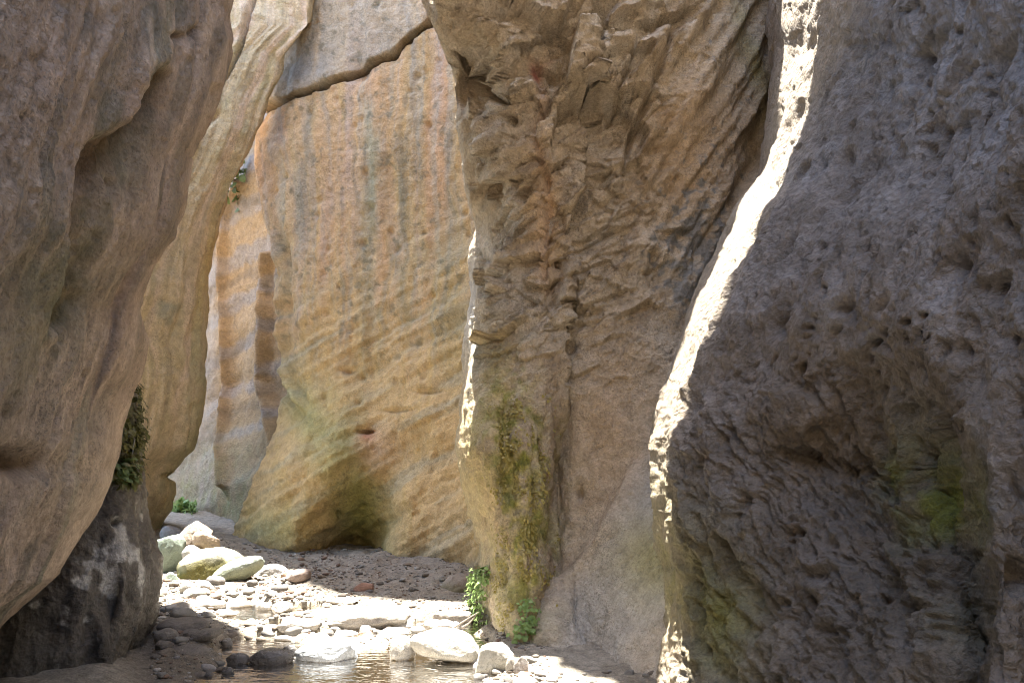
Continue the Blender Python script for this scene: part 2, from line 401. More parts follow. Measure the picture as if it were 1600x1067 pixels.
def l2_col(P, px, py, d):
    e = np.interp(py, [q[0] for q in L2_R], [q[1] for q in L2_R]) - px
    n1 = fbm(P, .9, 4, 47); n2 = fbm(P, 3, 4, 48)
    b = fbm(np.stack([e / 22 + n1, py / 500.0, 0 * e], -1), 1, 3, 49)
    c = mix((.44, .34, .215), (.40, .32, .19), .5 + 1.3 * n1)
    c = mix(c, (.50, .38, .27), ss(0, .3, b) * .9)
    f2 = fbm(np.stack([e / 8 + n1, py / 260.0, 0 * e], -1), 1, 3, 42); c = mix(c, (.30, .24, .15), ss(.08, .35, f2) * .6); c = mix(c, (.54, .44, .32), ss(.08, .35, -f2) * .5)
    c = mix(c, (.33, .29, .17), ss(0, .4, -b + .5 * n2) * .7)
    c = mix(c, (.42, .28, .10), blob(px, py, 335, 400, 20, 100, 12) * .6 + blob(px, py, 290, 800, 40, 40) * .5)
    c = mix(c, (.24, .23, .17), blob(px, py, 265, 470, 22, 60) * ss(-.1, .3, n2) * .8)
    return c
l2, l2_grid = cliff('cliff_wall', L2_L, L2_R, [-110, 0, 250, 500, 700, 800, 900, 1200], [0, .4, .7, .9, .97, 1.0], [
    [12.4, 12.2, 12.1, 12.15, 12.2, 12.4],
    [12.2, 12.1, 12.1, 12.15, 12.2, 12.4],
    [11.8, 12.0, 12.2, 12.35, 12.45, 12.65],
    [11.3, 11.9, 12.4, 12.8, 13.0, 13.3],
    [11.3, 12.0, 12.6, 13.1, 13.3, 13.7],
    [11.3, 12.0, 12.8, 13.4, 13.7, 14.2],
    [11.3, 12.0, 12.8, 13.5, 13.9, 14.4],
    [11.3, 12.0, 12.8, 13.5, 13.9, 14.4]], -110, 1000, l2_disp, l2_col, M['smooth_cliff'], gain=1.25, step=2.0,
    ext_r=[(-.25, .2), (-1.2, .3), (-4, .6), (-10, 1.0)], ext_l=[(-3, -.3)], ext_t=[(-.1, .15, .05), (-.4, .3, -.1), (-9, .8, 0)])
tag(l2, 'pale sandy rock wall with flowing bands behind the dark wet buttress', 'rock wall', kind='thing')

# ================================================================== far wall glimpsed in the gap
RIB = [(385, 290), (362, 340), (357, 400), (356, 450), (359, 520), (362, 600), (358, 700), (362, 760)]
def l4_disp(P, px, py):
    d = .12 * fbm(P, .6, 3, 51) + .05 * fbm(P, 3, 4, 52)
    st = py + .62 * px                                   # slanting beds
    d += .03 * (np.abs(((st / 62 + .25 * fbm(P, .5, 2, 53)) % 1) - .5) * 2 - .5) * ss(320, 420, px + .2 * py - 60)
    g, s, a = pline(px, py, RIB)
    d += .22 * np.exp(-(g / 5) ** 2) + .2 * ss(0, 4, g * s * -1) * np.exp(-g / 30)
    g, s, a = pline(px, py, [(425, 400), (420, 450), (424, 520), (420, 600), (428, 660), (440, 720)])
    d += .25 * np.exp(-(g / 6) ** 2)
    return d
def l4_col(P, px, py, d):
    n1 = fbm(P, .8, 4, 54); n2 = fbm(P, 3, 4, 55)
    st = py + .62 * px
    b = np.sin(st / 11 + 1.4 * n1)
    c = mix((.40, .29, .17), (.43, .30, .165), .5 + n1)
    c = mix(c, (.31, .32, .35), ss(.0, .7, b + .9 * n2 - .002 * (py - 420)) * .5)
    c = mix(c, (.36, .33, .30), ss(350, 330, px) * .6)
    c = mix(c, (.16, .12, .08), ss(.75, .98, np.sin(st / 17 + 2.6 * n1)) * .4 + ss(.2, .4, n2) * .4)
    g, s, a = pline(px, py, RIB); c = mix(c, (.46, .28, .14), np.exp(-((g - 6) / 6) ** 2) * .15)
    c = mix(c, (.30, .30, .14), ss(620, 800, py) * (.4 + n2))
    return c
l4, l4_grid = cliff('cliff_wall', [(-1100, 180), (1000, 180)], [(-1100, 500), (600, 500), (800, 440), (1000, 420)], [-1100, 0, 400, 700, 900, 1000], [0, .4, .6, .8, 1.0], [
    [19.5, 18.2, 17.2, 15.6, 14.0],
    [19, 17.6, 16.6, 15.2, 13.8],
    [18.5, 17.0, 16.0, 14.6, 13.4],
    [18, 16.4, 15.4, 14.0, 13.2],
    [18, 16, 15.0, 13.8, 13.2],
    [18, 16, 15.0, 13.8, 13.2]], -1100, 900, l4_disp, l4_col, M['smooth_cliff'], gain=.74, step=2.0,
    ext_l=[(-3, 1.5), (-8, 5), (-14, 12)], ext_t=[(.5, 1, .4), (1, 8, 1)])
tag(l4, 'far strip of slanting orange and grey strata seen through the narrow gap', 'rock wall', kind='thing')

# ================================================================== tall streaked back wall
B_L = [(-900, 430), (-100, 425), (100, 425), (180, 412), (215, 405), (240, 399), (300, 402), (345, 406), (380, 419), (440, 426), (500, 433), (560, 447), (600, 450), (650, 440), (700, 420), (750, 398), (800, 374), (850, 359), (900, 360), (1100, 365)]
B_R = [(-900, 790), (600, 790), (850, 815), (1100, 830)]
CRACK = [(395, 195), (418, 172), (450, 155), (500, 138), (540, 122), (575, 102), (612, 84), (630, 66), (660, 45), (690, 18), (720, -10)]
BED2 = [(430, 500), (500, 455), (570, 420), (640, 375), (700, 345), (750, 315)]
def b_dY(px, py):
    u = blob(px, py, 560, 890, 62, 80) * 1.15 * ss(625, 596, px + .22 * (py - 820))
    lip = -.35 * ss(590, 640, px + .22 * (py - 820)) * ss(690, 800, py) * np.exp(-np.clip(px - 640, 0, 999) / 60)
    bulge = -.55 * blob(px, py, 480, 740, 110, 110)
    return u + lip + bulge - .25 * blob(px, py, 640, 640, 90, 60, 20) + .15 * blob(px, py, 560, 590, 60, 40)
def b_disp(P, px, py):
    d = .14 * fbm(P, .5, 3, 61)
    fl = np.stack([px / 30 + .5 * fbm(P, .6, 2, 62), py / 900.0, 0 * px], -1)
    d += (.03 * perlin(fl, 63) + .018 * perlin(fl * 2.1, 64)) * ss(760, 560, py)
    bd = np.stack([(py + .58 * px) / 26 + .5 * fbm(P, .8, 2, 60), (px - .58 * py) / 330, 0 * px], -1)
    d += (.045 * perlin(bd, 59) + .03 * perlin(bd * np.array([2.3, 1.4, 1]), 58)) * ss(330, 520, py + .3 * (px - 600))
    d += .06 * fbm(P, 2.2, 4, 65, .55) + .026 * fbm(P, 9, 4, 66, .65) - .05 * pits(P, 5, 56, .8, .5)
    low = ss(560, 720, py)
    dg = np.stack([(px + .55 * py) / 36, (py - .6 * px) / 110, 0 * px], -1)
    d += low * (.05 * perlin(dg, 67) + .05 * fbm(P, 4, 4, 68, .6))
    g, s, a = pline(px, py, CRACK)
    d += .05 * ss(-1.5, 1.5, -g * s) * np.exp(-g / 90) * (py < 260)      # slab above the crack stands proud
    d -= .42 * np.exp(-(g / (2.6 + .9 * np.sin(a * 23) + .7 * np.sin(a * 61))) ** 2) * (.7 + .3 * np.sin(a * 17)) * ss(0, .06, a)
    d += .05 * np.exp(-((g - 9) / 6) ** 2) * (s > 0) * fbm(P, 3, 2, 57) * 2
    g, s, a = pline(px, py, BED2)
    d -= (.03 * np.exp(-(g / 6) ** 2) - .05 * ss(-8, 8, g * s) * np.exp(-g / 50)) * (.5 + 1.6 * fbm(P, 1.5, 2, 69))
    for (x, y, rx, ry, z) in ((572, 673, 10, 4, .18), (545, 580, 10, 5, .1), (532, 806, 4, 4, .12), (620, 640, 26, 4, .08), (668, 610, 22, 4, .07), (565, 112, 14, 14, .10)):
        d -= z * blob(px, py, x, y, rx, ry)
    for pts in ([(445, 560), (458, 610), (480, 650)], [(405, 330), (425, 370), (438, 430), (440, 520), (452, 580)], [(424, 400), (432, 470), (428, 520)]):
        g, s, a = pline(px, py, pts); d += (.10 * np.exp(-(g / 5) ** 2) - .08 * np.exp(-((g - 10) / 6) ** 2)) * ss(0, .3, a) * ss(1, .7, a)
    return d
def b_col(P, px, py, d):
    n1 = fbm(P, .6, 4, 71); n2 = fbm(P, 2.5, 4, 72); n3 = fbm(P, 8, 3, 73)
    wob = 22 * fbm(P, .6, 3, 74) + 8 * fbm(P, 2.2, 3, 76)
    S = lambda x, k: fbm(np.stack([(px + wob) / x, py / 520.0 + k, 0 * px + k], -1), 1, 3, 75 + int(k))
    c = mix((.47, .305, .135), (.43, .30, .15), .5 + n1)
    up = ss(640, 480, py)
    c = mix(c, (.43, .25, .15), ss(0, .45, S(46, 1)) * up * .6)
    c = mix(c, (.43, .31, .24), ss(.05, .4, S(30, 2)) * up * .6)
    c = mix(c, (.27, .24, .185), ss(.05, .4, S(24, 3)) * up * .75)
    c = mix(c, (.33, .30, .24), ss(.0, .3, S(9, 7)) * up * .5); c = mix(c, (.47, .30, .17), ss(.0, .3, S(11, 8)) * up * .5)
    c = mix(c, (.17, .155, .12), ss(.2, .5, S(15, 4) + .5 * n2) * up * .55)
    c = mix(c, (.44, .30, .115), ss(.05, .4, S(20, 5)) * .55)
    for (x, w, y0, y1, k, cc) in ((478, 9, 150, 330, .75, (.15, .145, .11)), (575, 11, 160, 520, .6, (.27, .265, .18)), (630, 8, 230, 480, .5, (.16, .15, .10)), (525, 16, 190, 330, .6, (.40, .26, .20)),
                                  (655, 8, 60, 300, .55, (.22, .19, .15)), (700, 26, 330, 560, .55, (.24, .21, .09)), (560, 10, 300, 600, .35, (.25, .24, .17)), (425, 18, 180, 300, .5, (.36, .17, .10)), (745, 20, 300, 560, .5, (.38, .25, .09)), (505, 13, 150, 420, .5, (.42, .21, .12)), (605, 12, 110, 480, .5, (.42, .26, .12))):
        xx = x + wob * 1.2 + (py - 300) * .02
        c = mix(c, cc, np.exp(-((px - xx) / w) ** 2) * ss(y0 - 40, y0 + 30, py) * ss(y1 + 110, y1 - 40, py) * k * (.75 + 1.2 * S(60, 9)))
    bd = fbm(np.stack([(py + .58 * px) / 30 + .5 * n1, (px - .58 * py) / 330, 0 * px], -1), 1, 3, 79) * ss(330, 520, py + .3 * (px - 600))
    c = mix(c, (.47, .32, .155), ss(.02, .3, bd) * .55); c = mix(c, (.33, .29, .20), ss(.02, .3, -bd) * .55)
    g, s, a = pline(px, py, CRACK)
    over = ss(0, 6, -g * s) * (py < 260)
    c = mix(c, (.31, .265, .20), over * (.6 + .8 * n1))
    c = mix(c, (.21, .215, .215), over * blob(px, py, 450, 115, 60, 26, -20) * .9)
    c = mix(c, (.40, .31, .20), over * ss(.1, .4, S(26, 6)) * .8)
    c = mix(c, (.05, .038, .026), np.exp(-(g / 3.6) ** 2) * .9)
    c = mix(c, (.27, .25, .10), blob(px, py, 540, 740, 45, 110, -12) * (.7 + n2) + blob(px, py, 470, 640, 30, 60, -25) * .6)
    c = mix(c, (.19, .18, .045), blob(px, py, 565, 800, 36, 70, -10) * .8 + ss(845, 885, py) * ss(640, 600, px) * (.6 + n2))
    c = mix(c, (.36, .30, .10), blob(px, py, 430, 830, 70, 40) * .5)
    c = mix(c, (.42, .27, .20), blob(px, py, 585, 700, 36, 36, 30) * .5)
    c = mix(c, RED, blob(px, py, 573, 680, 12, 9) * .8)
    c = mix(c, (.44, .27, .15), blob(px, py, 402, 270, 14, 60) * .6)
    c = mix(c, (.13, .12, .08), ss(.18, .4, n3 + .35 * n2) * up * .55)
    return c
b1, b1_grid = cliff('cliff_wall', B_L, B_R, [-900, -100, 200, 400, 600, 750, 880, 1000, 1100], [0, .07, .2, .45, .65, .85, 1.0], [
    [12.9, 12.4, 12.1, 11.7, 11.5, 12.2, 12.6],
    [13.2, 12.8, 12.5, 12.0, 11.7, 11.3, 11.0],
    [13.2, 12.7, 12.3, 11.8, 11.5, 11.1, 10.8],
    [12.9, 12.2, 11.9, 11.6, 11.3, 10.9, 10.6],
    [12.8, 12.1, 11.7, 11.4, 11.0, 10.5, 10.1],
    [13.0, 12.1, 11.6, 11.3, 10.8, 10.0, 9.4],
    [13.2, 12.2, 11.6, 11.3, 10.6, 9.5, 9.0],
    [13.4, 12.4, 11.8, 11.3, 10.6, 9.4, 8.8],
    [13.4, 12.4, 11.8, 11.3, 10.6, 9.4, 8.8]], -900, 1000, b_disp, b_col, M['smooth_cliff'], gain=1.1, step=2.0, dY=b_dY,
    ext_l=[(.05, .6), (.5, 1.6), (1.5, 4)], ext_r=[(1, -.2), (4, 0)], ext_t=[(.1, .6, .4), (.4, 8, 1.5)])
tag(b1, 'tall back wall with vertical orange and grey streaks below a diagonal crack', 'rock wall', kind='thing')

# ================================================================== fractured central buttress
C_L = [(-1000, 700), (-500, 690), (-150, 672), (0, 668), (40, 690), (60, 699), (100, 708), (150, 715), (200, 721), (280, 728), (330, 740), (360, 746), (390, 739), (450, 741), (500, 736), (534, 730), (584, 722), (659, 715), (700, 712),
       (750, 722), (800, 737), (850, 752), (900, 757), (940, 752), (990, 764), (1010, 776), (1067, 800), (1200, 840)]
C_R = [(-1000, 1460), (0, 1290), (300, 1240), (550, 1140), (700, 1110), (900, 1130), (1200, 1150)]
CLEFT = [(935, -20), (938, 40), (930, 90), (926, 150), (934, 205), (925, 280), (905, 330), (898, 390), (893, 450), (890, 500)]
VEIN = [(880, 60), (838, 100), (850, 150), (835, 200), (848, 260), (858, 310), (850, 360), (846, 430)]
CREASE = [(905, 600), (880, 680), (868, 760), (866, 840), (866, 910), (850, 960), (838, 1010), (845, 1060)]
def rough_mask(px, py):
    return ss(620, 430, py + .25 * (px - 850)) * ss(1130, 980, px + .35 * py - 40)
def c_dY(px, py):
    g, s, a = pline(px, py, CREASE)
    y = .30 * np.exp(-(g / 16) ** 2) * ss(.0, .2, a)
    y -= .28 * blob(px, py, 820, 820, 42, 150)                 # mossy column
    g, s, a = pline(px, py, CLEFT)
    y += .16 * ss(-6, 6, -g * s) * np.exp(-g / 120)              # right of the cleft sits back
    y -= .35 * blob(px, py, 760, 20, 70, 60)
    y += .55 * blob(px, py, 735, 130, 30, 50)
    y += .35 * blob(px, py, 1180, 170, 50, 130, 10)
    y -= .35 * blob(px, py, 755, 720, 30, 140, -8)
    return y
def c_disp(P, px, py):
    eg = np.interp(py, [q[0] for q in C_L], [q[1] for q in C_L]); ed = ss(4, 45, px - eg)
    R = rough_mask(px, py) * (.02 + .98 * ed)
    W = P + .05 * np.stack([fbm(P, 2, 3, 81), fbm(P, 2, 3, 82), fbm(P, 2, 3, 83)], -1)
    Q = W.copy(); Q[..., 0] = W[..., 0] * .85 + W[..., 2] * .5; Q[..., 2] = W[..., 2] * .85 - W[..., 0] * .5     # beds dip to the left
    d = .14 * fbm(P, .6, 3, 84)
    d += R * (.5 * facets(an(Q, (.8, .8, 1.3)), 1.3, 85, 1, 1.7) + .6 * facets(an(Q, (.7, .7, 1.6)), 3.1, 86, .9, 1.6) + .55 * facets(an(Q, (.6, .6, 1.6)), 7.5, 87, .8, 1.4))
    d += (1 - .6 * R) * (.05 * fbm(an(P, (1, 1, .45)), 3.2, 4, 88, .6) + .025 * ridged(an(P, (1, 1, .3)), 3.5, 3, 89))
    mid = blob(px, py, 960, 420, 120, 200, 20) * ed
    d += mid * (.5 * facets(an(Q, (.7, .7, 1.4)), 4.5, 90) + .5 * facets(an(Q, (.6, .6, 1.3)), 10, 96))
    d += .022 * fbm(P, 10, 4, 91, .62)
    diag = np.stack([(px + .62 * py) / 34, (py - 1.2 * px) / 260, 0 * px], -1)
    d += (.12 * perlin(diag, 92) + .05 * perlin(diag * np.array([2.4, 1.5, 1]), 93)) * ss(930, 1010, px) * ss(620, 350, py)
    # draped moss and drip ribs on the lower column and apron
    low = ss(560, 700, py)
    drip = np.stack([(px + 6 * fbm(P, 3, 2, 94)) / 15, py / 190, 0 * px], -1)
    d += low * ss(900, 850, px) * (.055 * ridged(drip, 1, 3, 95))
    d += low * blob(px, py, 820, 830, 60, 190) * (.07 * fbm(P, 7, 4, 97, .65))
    g, s, a = pline(px, py, [(1012, 700), (985, 770), (950, 850), (905, 900), (870, 940), (845, 1000)])
    d += .14 * np.exp(-(g / 14) ** 2) * ss(0, .25, a) + .10 * ss(0, 24, g * -s) * np.exp(-g / 120)
    g, s, a = pline(px, py, CLEFT)
    d -= .30 * np.exp(-(g / (4 + 1.5 * np.sin(a * 21))) ** 2) * ss(1, .8, a)
    for pts in ([(705, 70), (735, 110), (752, 140), (790, 165), (812, 150), (835, 110)], [(930, 95), (905, 130), (862, 150), (842, 190)], [(1000, 60), (975, 120), (945, 190)], [(1060, 20), (1030, 110), (990, 200), (965, 300)]):
        g2, s2, a2 = pline(px, py, pts); g2 = g2 + 5 * fbm(P, 4, 2, 98); d -= (.16 * np.exp(-(g2 / 3.5) ** 2) - .05 * ss(-3, 3, g2 * s2) * np.exp(-g2 / 30)) * ss(0, .12, a2) * ss(1, .85, a2)
    g, s, a = pline(px, py, VEIN)
    d -= .06 * np.exp(-((g + 4 * fbm(P, 5, 2, 99)) / 7) ** 2)
    for (x, y, rx, ry, z) in ((893, 545, 8, 12, .12), (800, 190, 10, 8, .2), (865, 110, 8, 8, .15), (1076, 938, 5, 3, .12), (870, 735, 6, 14, .12), (905, 770, 5, 10, .1)):
        d -= z * blob(px, py, x, y, rx, ry)
    d += .12 * blob(px, py, 1015, 385, 18, 24) - .12 * blob(px, py, 1022, 405, 8, 22)
    return d
def c_col(P, px, py, d):
    n1 = fbm(P, .8, 4, 101); n2 = fbm(P, 3, 4, 102); n3 = fbm(P, 9, 3, 103)
    R = rough_mask(px, py)
    c = mix((.39, .31, .215), (.36, .295, .21), .5 + 1.2 * n1)
    c = mix(c, (.42, .37, .30), ss(0, .4, n2 + .3 * n1) * (.35 + .45 * R))
    c = mix(c, (.27, .20, .13), ss(.05, .4, -n2 + .2 * n1) * .5)
    c = mix(c, (.40, .27, .15), blob(px, py, 1080, 230, 80, 120, 20) * .6 + blob(px, py, 950, 650, 60, 120) * .45)
    c = mix(c, (.36, .29, .19), blob(px, py, 1150, 60, 60, 120, 15) * .5)
    c = mix(c, (.20, .18, .06), blob(px, py, 1175, 90, 16, 100, -12) * .55 * (1 + n2))
    g, s, a = pline(px, py, VEIN)
    c = mix(c, (.42, .27, .18), np.exp(-(g / 9) ** 2) * .5 * ss(-.3, .2, n2)); c = mix(c, (.34, .10, .09), blob(px, py, 836, 100, 9, 14) * .8)
    c = mix(c, (.42, .24, .10), blob(px, py, 850, 330, 26, 110) * .4)
    c = mix(c, (.17, .17, .16), ss(.22, .42, n3 + .6 * blob(px, py, 1090, 400, 70, 130) - .1) * (1 - R) * ss(800, 1000, px) * ss(560, 480, py) * .8)
    # olive moss on the column, grey apron with the sky's blue cast put in
    m = blob(px, py, 820, 830, 46, 170) + .8 * blob(px, py, 790, 660, 50, 90) + .35 * blob(px, py, 1060, 850, 30, 90, 25)
    c = mix(c, (.27, .235, .05), m * ss(-.35, .3, n2 + .5 * n3) * .95)
    c = mix(c, (.33, .25, .10), blob(px, py, 740, 760, 60, 130) * .6 + blob(px, py, 770, 560, 30, 70) * .4)
    c = mix(c, (.155, .16, .03), m * ss(.0, .35, n3 + .3 * n2) * .8)
    g, s, a = pline(px, py, [(1012, 700), (950, 850), (870, 940), (845, 1000)])
    ap = ss(-20, 50, g * -s) * ss(640, 740, py)
    c = mix(c, (.345, .335, .31), ap * (.7 + .8 * n1))
    c = mix(c, (.28, .245, .10), ap * blob(px, py, 1030, 880, 70, 60, 30) * .8)
    c = mix(c, (.42, .40, .36), blob(px, py, 745, 500, 14, 110) * .6)
    c = mix(c, (.20, .17, .05), blob(px, py, 840, 1000, 22, 50) * .7)
    return c
c1, c1_grid = cliff('rock_buttress', C_L, C_R, [-1000, -500, -100, 200, 400, 550, 700, 800, 900, 1000, 1080, 1200], [0, .06, .2, .4, .6, .8, 1.0], [
    [8.9, 8.6, 8.4, 8.6, 9.1, 9.9, 10.8],
    [8.8, 8.5, 8.25, 8.2, 8.1, 8.05, 8.6],
    [8.0, 7.9, 7.8, 7.8, 7.95, 8.3, 9.0],
    [7.9, 7.7, 7.4, 7.4, 7.5, 7.7, 8.3],
    [8.5, 7.9, 7.35, 7.35, 7.4, 7.5, 7.9],
    [8.8, 7.8, 7.25, 7.25, 7.25, 7.25, 7.5],
    [8.7, 7.7, 7.1, 7.15, 7.1, 6.9, 7.0],
    [8.5, 7.5, 7.0, 7.05, 6.85, 6.5, 6.4],
    [8.2, 7.2, 6.75, 6.8, 6.4, 6.0, 5.9],
    [7.7, 6.8, 6.45, 6.45, 5.95, 5.55, 5.4],
    [7.2, 6.4, 6.1, 6.0, 5.5, 5.2, 5.1],
    [7.0, 6.2, 5.8, 5.7, 5.3, 5.0, 4.8]], -1000, 1200, c_disp, c_col, M['cliff'], gain=1.32, step=2.1, dY=c_dY,
    ext_l=[(.12, .3), (.6, .8), (1.6, 2.5)], ext_r=[(.6, .1), (3, 2)], ext_t=[(.3, .5, .4), (2, 8, 1.5)])
tag(c1, 'fractured central buttress with broken blocks above and an olive mossy column below', 'rock buttress', kind='thing')

# ================================================================== near wall on the right, pitted, with the sunlit edge
R_L = [(-1300, 1420), (-900, 1350), (-300, 1245), (-100, 1215), (0, 1204), (40, 1207), (70, 1213), (110, 1210), (170, 1205), (200, 1200), (265, 1187), (300, 1166), (330, 1146), (390, 1121), (440, 1096), (480, 1076), (549, 1053),
       (634, 1033), (689, 1019), (744, 1023), (814, 1027), (854, 1034), (880, 1045), (930, 1048), (960, 1044), (1000, 1040), (1067, 1033), (1200, 1020)]
R_R = [(-1300, 1700), (1200, 1700)]
FOLD = [(1485, 560), (1500, 640), (1506, 720), (1518, 820), (1530, 920), (1537, 1000), (1540, 1100)]
RIDGE = [(-1300, 1640), (-300, 1420), (0, 1340), (90, 1300), (190, 1245), (330, 1200), (430, 1150), (530, 1102), (600, 1085), (700, 1050), (800, 1046), (900, 1062), (1000, 1060), (1200, 1050)]
def r_dY(px, py):
    g, s, a = pline(px, py, FOLD)
    y = -.24 * ss(-8, 14, g * -s) * ss(480, 760, py) * ss(1640, 1540, px) + .20 * np.exp(-((g * s - 12) / 22) ** 2) * ss(560, 700, py)
    y += .35 * blob(px, py, 1390, 740, 130, 110) - .22 * blob(px, py, 1330, 470, 170, 90, -25)
    y -= .12 * blob(px, py, 1250, 640, 60, 36) 
    return y
def r_disp(P, px, py):
    W = P + .05 * np.stack([fbm(P, 5, 2, 111), fbm(P, 5, 2, 112), fbm(P, 5, 2, 113)], -1)
    # diagonal grain: leaning to the upper right above, to the lower right below
    t = ss(520, 700, py)
    Q = W.copy()
    a, bz = (W[..., 0] * .8 - W[..., 2] * .6), (W[..., 0] * .6 + W[..., 2] * .8)
    a2, b2 = (W[..., 0] * .85 + W[..., 2] * .5), (-W[..., 0] * .5 + W[..., 2] * .85)
    Qu = np.stack([a, W[..., 1] * .5, bz * .34], -1); Ql = np.stack([a2, W[..., 1] * .4, b2 * .22], -1)
    d = .14 * fbm(P, .9, 3, 114)
    up = .12 * fbm(Qu, 3.6, 5, 115, .58) - .095 * pits(Qu, 6.5, 116, .55, .6) - .06 * pits(Qu, 13, 117, .35, .6) - .045 * pits(Qu, 22, 110, .4, .55)
    lo = (.12 * ridged(Ql, 6.5, 4, 118, .6) + .06 * fbm(Ql, 3, 4, 119)) * (1 - .6 * ss(1500, 1545, px)) - .07 * pits(W, 6.5, 120, .75, .5) - .04 * pits(Ql, 14, 121, .5, .6)
    d += up * (1 - t) + lo * t
    d += .022 * fbm(P, 16, 4, 122, .68)
    e = np.interp(py, [q[0] for q in R_L], [q[1] for q in R_L])
    fl = ss(70, 10, px - e)                                   # the flank is smoother, with long runnels
    run = np.stack([(px - e) / 9, py / 160, 0 * px], -1)
    fl = np.maximum(fl, ss(40, -20, px - np.interp(py, [q[0] for q in RIDGE], [q[1] for q in RIDGE])))
    d = d * (1 - .6 * fl) + fl * .05 * perlin(run, 123) * ss(250, 420, py)
    return d
def r_col(P, px, py, d):
    n1 = fbm(P, .9, 4, 124); n2 = fbm(P, 3.5, 4, 125); n3 = fbm(P, 11, 3, 126)
    c = mix((.27, .23, .19), (.205, .17, .14), .5 + 1.3 * n1)
    c = mix(c, (.31, .29, .275), ss(.0, .4, n2) * .5)
    c = mix(c, (.13, .10, .07), ss(.05, .4, -n2) * .6)
    c = mix(c, (.27, .265, .265), ss(560, 200, py + .55 * (px - 1250)) * .6 * (.8 + n2))  # upper left greyed: cool skylight sheen put into the rock colour
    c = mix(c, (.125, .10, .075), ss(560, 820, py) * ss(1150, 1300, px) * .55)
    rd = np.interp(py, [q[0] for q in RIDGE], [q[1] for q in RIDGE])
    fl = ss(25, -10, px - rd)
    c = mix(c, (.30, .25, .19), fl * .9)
    c = mix(c, (.24, .22, .07), (blob(px, py, 1080, 900, 60, 160, -20) * .7 + blob(px, py, 1150, 960, 60, 120) * .5) * (.8 + n2))
    c = mix(c, (.17, .18, .035), (blob(px, py, 1440, 760, 60, 110, -15) + blob(px, py, 1510, 860, 26, 140) + blob(px, py, 1480, 800, 40, 100)) * ss(-.4, .3, n2) * .85)
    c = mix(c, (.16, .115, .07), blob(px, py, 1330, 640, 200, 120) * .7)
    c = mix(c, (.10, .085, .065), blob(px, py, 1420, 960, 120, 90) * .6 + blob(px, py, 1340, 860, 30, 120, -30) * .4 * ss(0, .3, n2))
    return c
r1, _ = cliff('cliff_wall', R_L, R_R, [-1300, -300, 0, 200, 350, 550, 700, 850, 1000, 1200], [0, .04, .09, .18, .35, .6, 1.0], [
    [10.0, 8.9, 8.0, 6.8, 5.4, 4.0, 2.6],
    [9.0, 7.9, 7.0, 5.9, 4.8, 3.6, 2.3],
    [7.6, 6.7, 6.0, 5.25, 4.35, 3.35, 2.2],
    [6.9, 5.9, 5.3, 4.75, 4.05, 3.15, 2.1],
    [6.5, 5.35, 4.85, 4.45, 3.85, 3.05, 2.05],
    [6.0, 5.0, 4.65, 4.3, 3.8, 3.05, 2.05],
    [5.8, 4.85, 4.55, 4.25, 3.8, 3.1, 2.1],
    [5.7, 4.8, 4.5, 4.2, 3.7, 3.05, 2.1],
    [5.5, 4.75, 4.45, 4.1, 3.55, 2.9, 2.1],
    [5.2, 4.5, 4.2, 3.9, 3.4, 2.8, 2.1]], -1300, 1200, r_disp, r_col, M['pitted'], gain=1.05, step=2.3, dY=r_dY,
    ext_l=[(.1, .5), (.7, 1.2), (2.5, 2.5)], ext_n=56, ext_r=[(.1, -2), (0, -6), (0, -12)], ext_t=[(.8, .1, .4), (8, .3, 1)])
tag(r1, 'pitted grey brown near rock wall filling the right edge with a sunlit crest', 'rock wall', kind='thing')

# ================================================================== unseen overhang above the frame, added to shade the near gorge
def overhang():
    rim = np.array([(-14, 15), (-8, 11.8), (-4.1, 9.6), (-3.2, 9.0), (-2.5, 8.2), (-2.05, 7.6), (-1.75, 7.25), (-.6, 6.75), (.1, 6.35), (.7, 6.15), (1.4, 6.35), (2.0, 6.2), (2.2, 5.4), (2.3, 4.6), (2.2, 3.6)])
    t = np.linspace(0, 1, 140); k = np.linspace(0, 1, len(rim))
    rx, ry = np.interp(t, k, rim[:, 0]), np.interp(t, k, rim[:, 1])
    bk = np.array([(-14, 8), (-9, 4.5), (-6.5, 2.8), (-5.5, 2.4), (-4.2, 2.0), (-3, 1.7), (-2.4, 1.5), (-1.2, 1.3), (-.4, 1.2), (.3, 1.1), (1.0, 1.1), (1.7, 1.2), (1.9, 1.3), (1.7, 1.5), (1.6, 1.7)])
    back = np.stack([np.interp(t, k, bk[:, 0]), np.interp(t, k, bk[:, 1])], -1)
    prof = [(1, 8.6), (.9, 8.0), (.55, 7.6), (.25, 7.8), (.1, 8.0), (.03, 8.15), (0, 8.5), (.03, 8.9), (.1, 9.2), (.3, 9.6), (.8, 9.6), (1, 8.7)]
    G = []
    for (s, z) in prof:
        G.append(np.stack([rx + (back[:, 0] - rx) * s, ry + (back[:, 1] - ry) * s, 0 * rx + z], -1))
    G = np.stack(G, 0); r = np.linspace(0, 1, len(prof)); G = catmull(r, G.reshape(len(prof), -1), np.linspace(0, 1, 90)).reshape(90, 140, 3)
    G = G + .18 * np.stack([fbm(G, .8, 4, 131), fbm(G, .8, 4, 132), fbm(G, .8, 4, 133)], -1)
    n = fbm(G, 1, 4, 134); col = mix((.34, .27, .19), (.42, .34, .25), .5 + n)
    return tag(link('shade_overhang', grid_mesh('shade_overhang', G, col, M['cliff'])), 'unseen overhang added above the frame to shade the near gorge', 'shade overhang', kind='thing')
overhang()
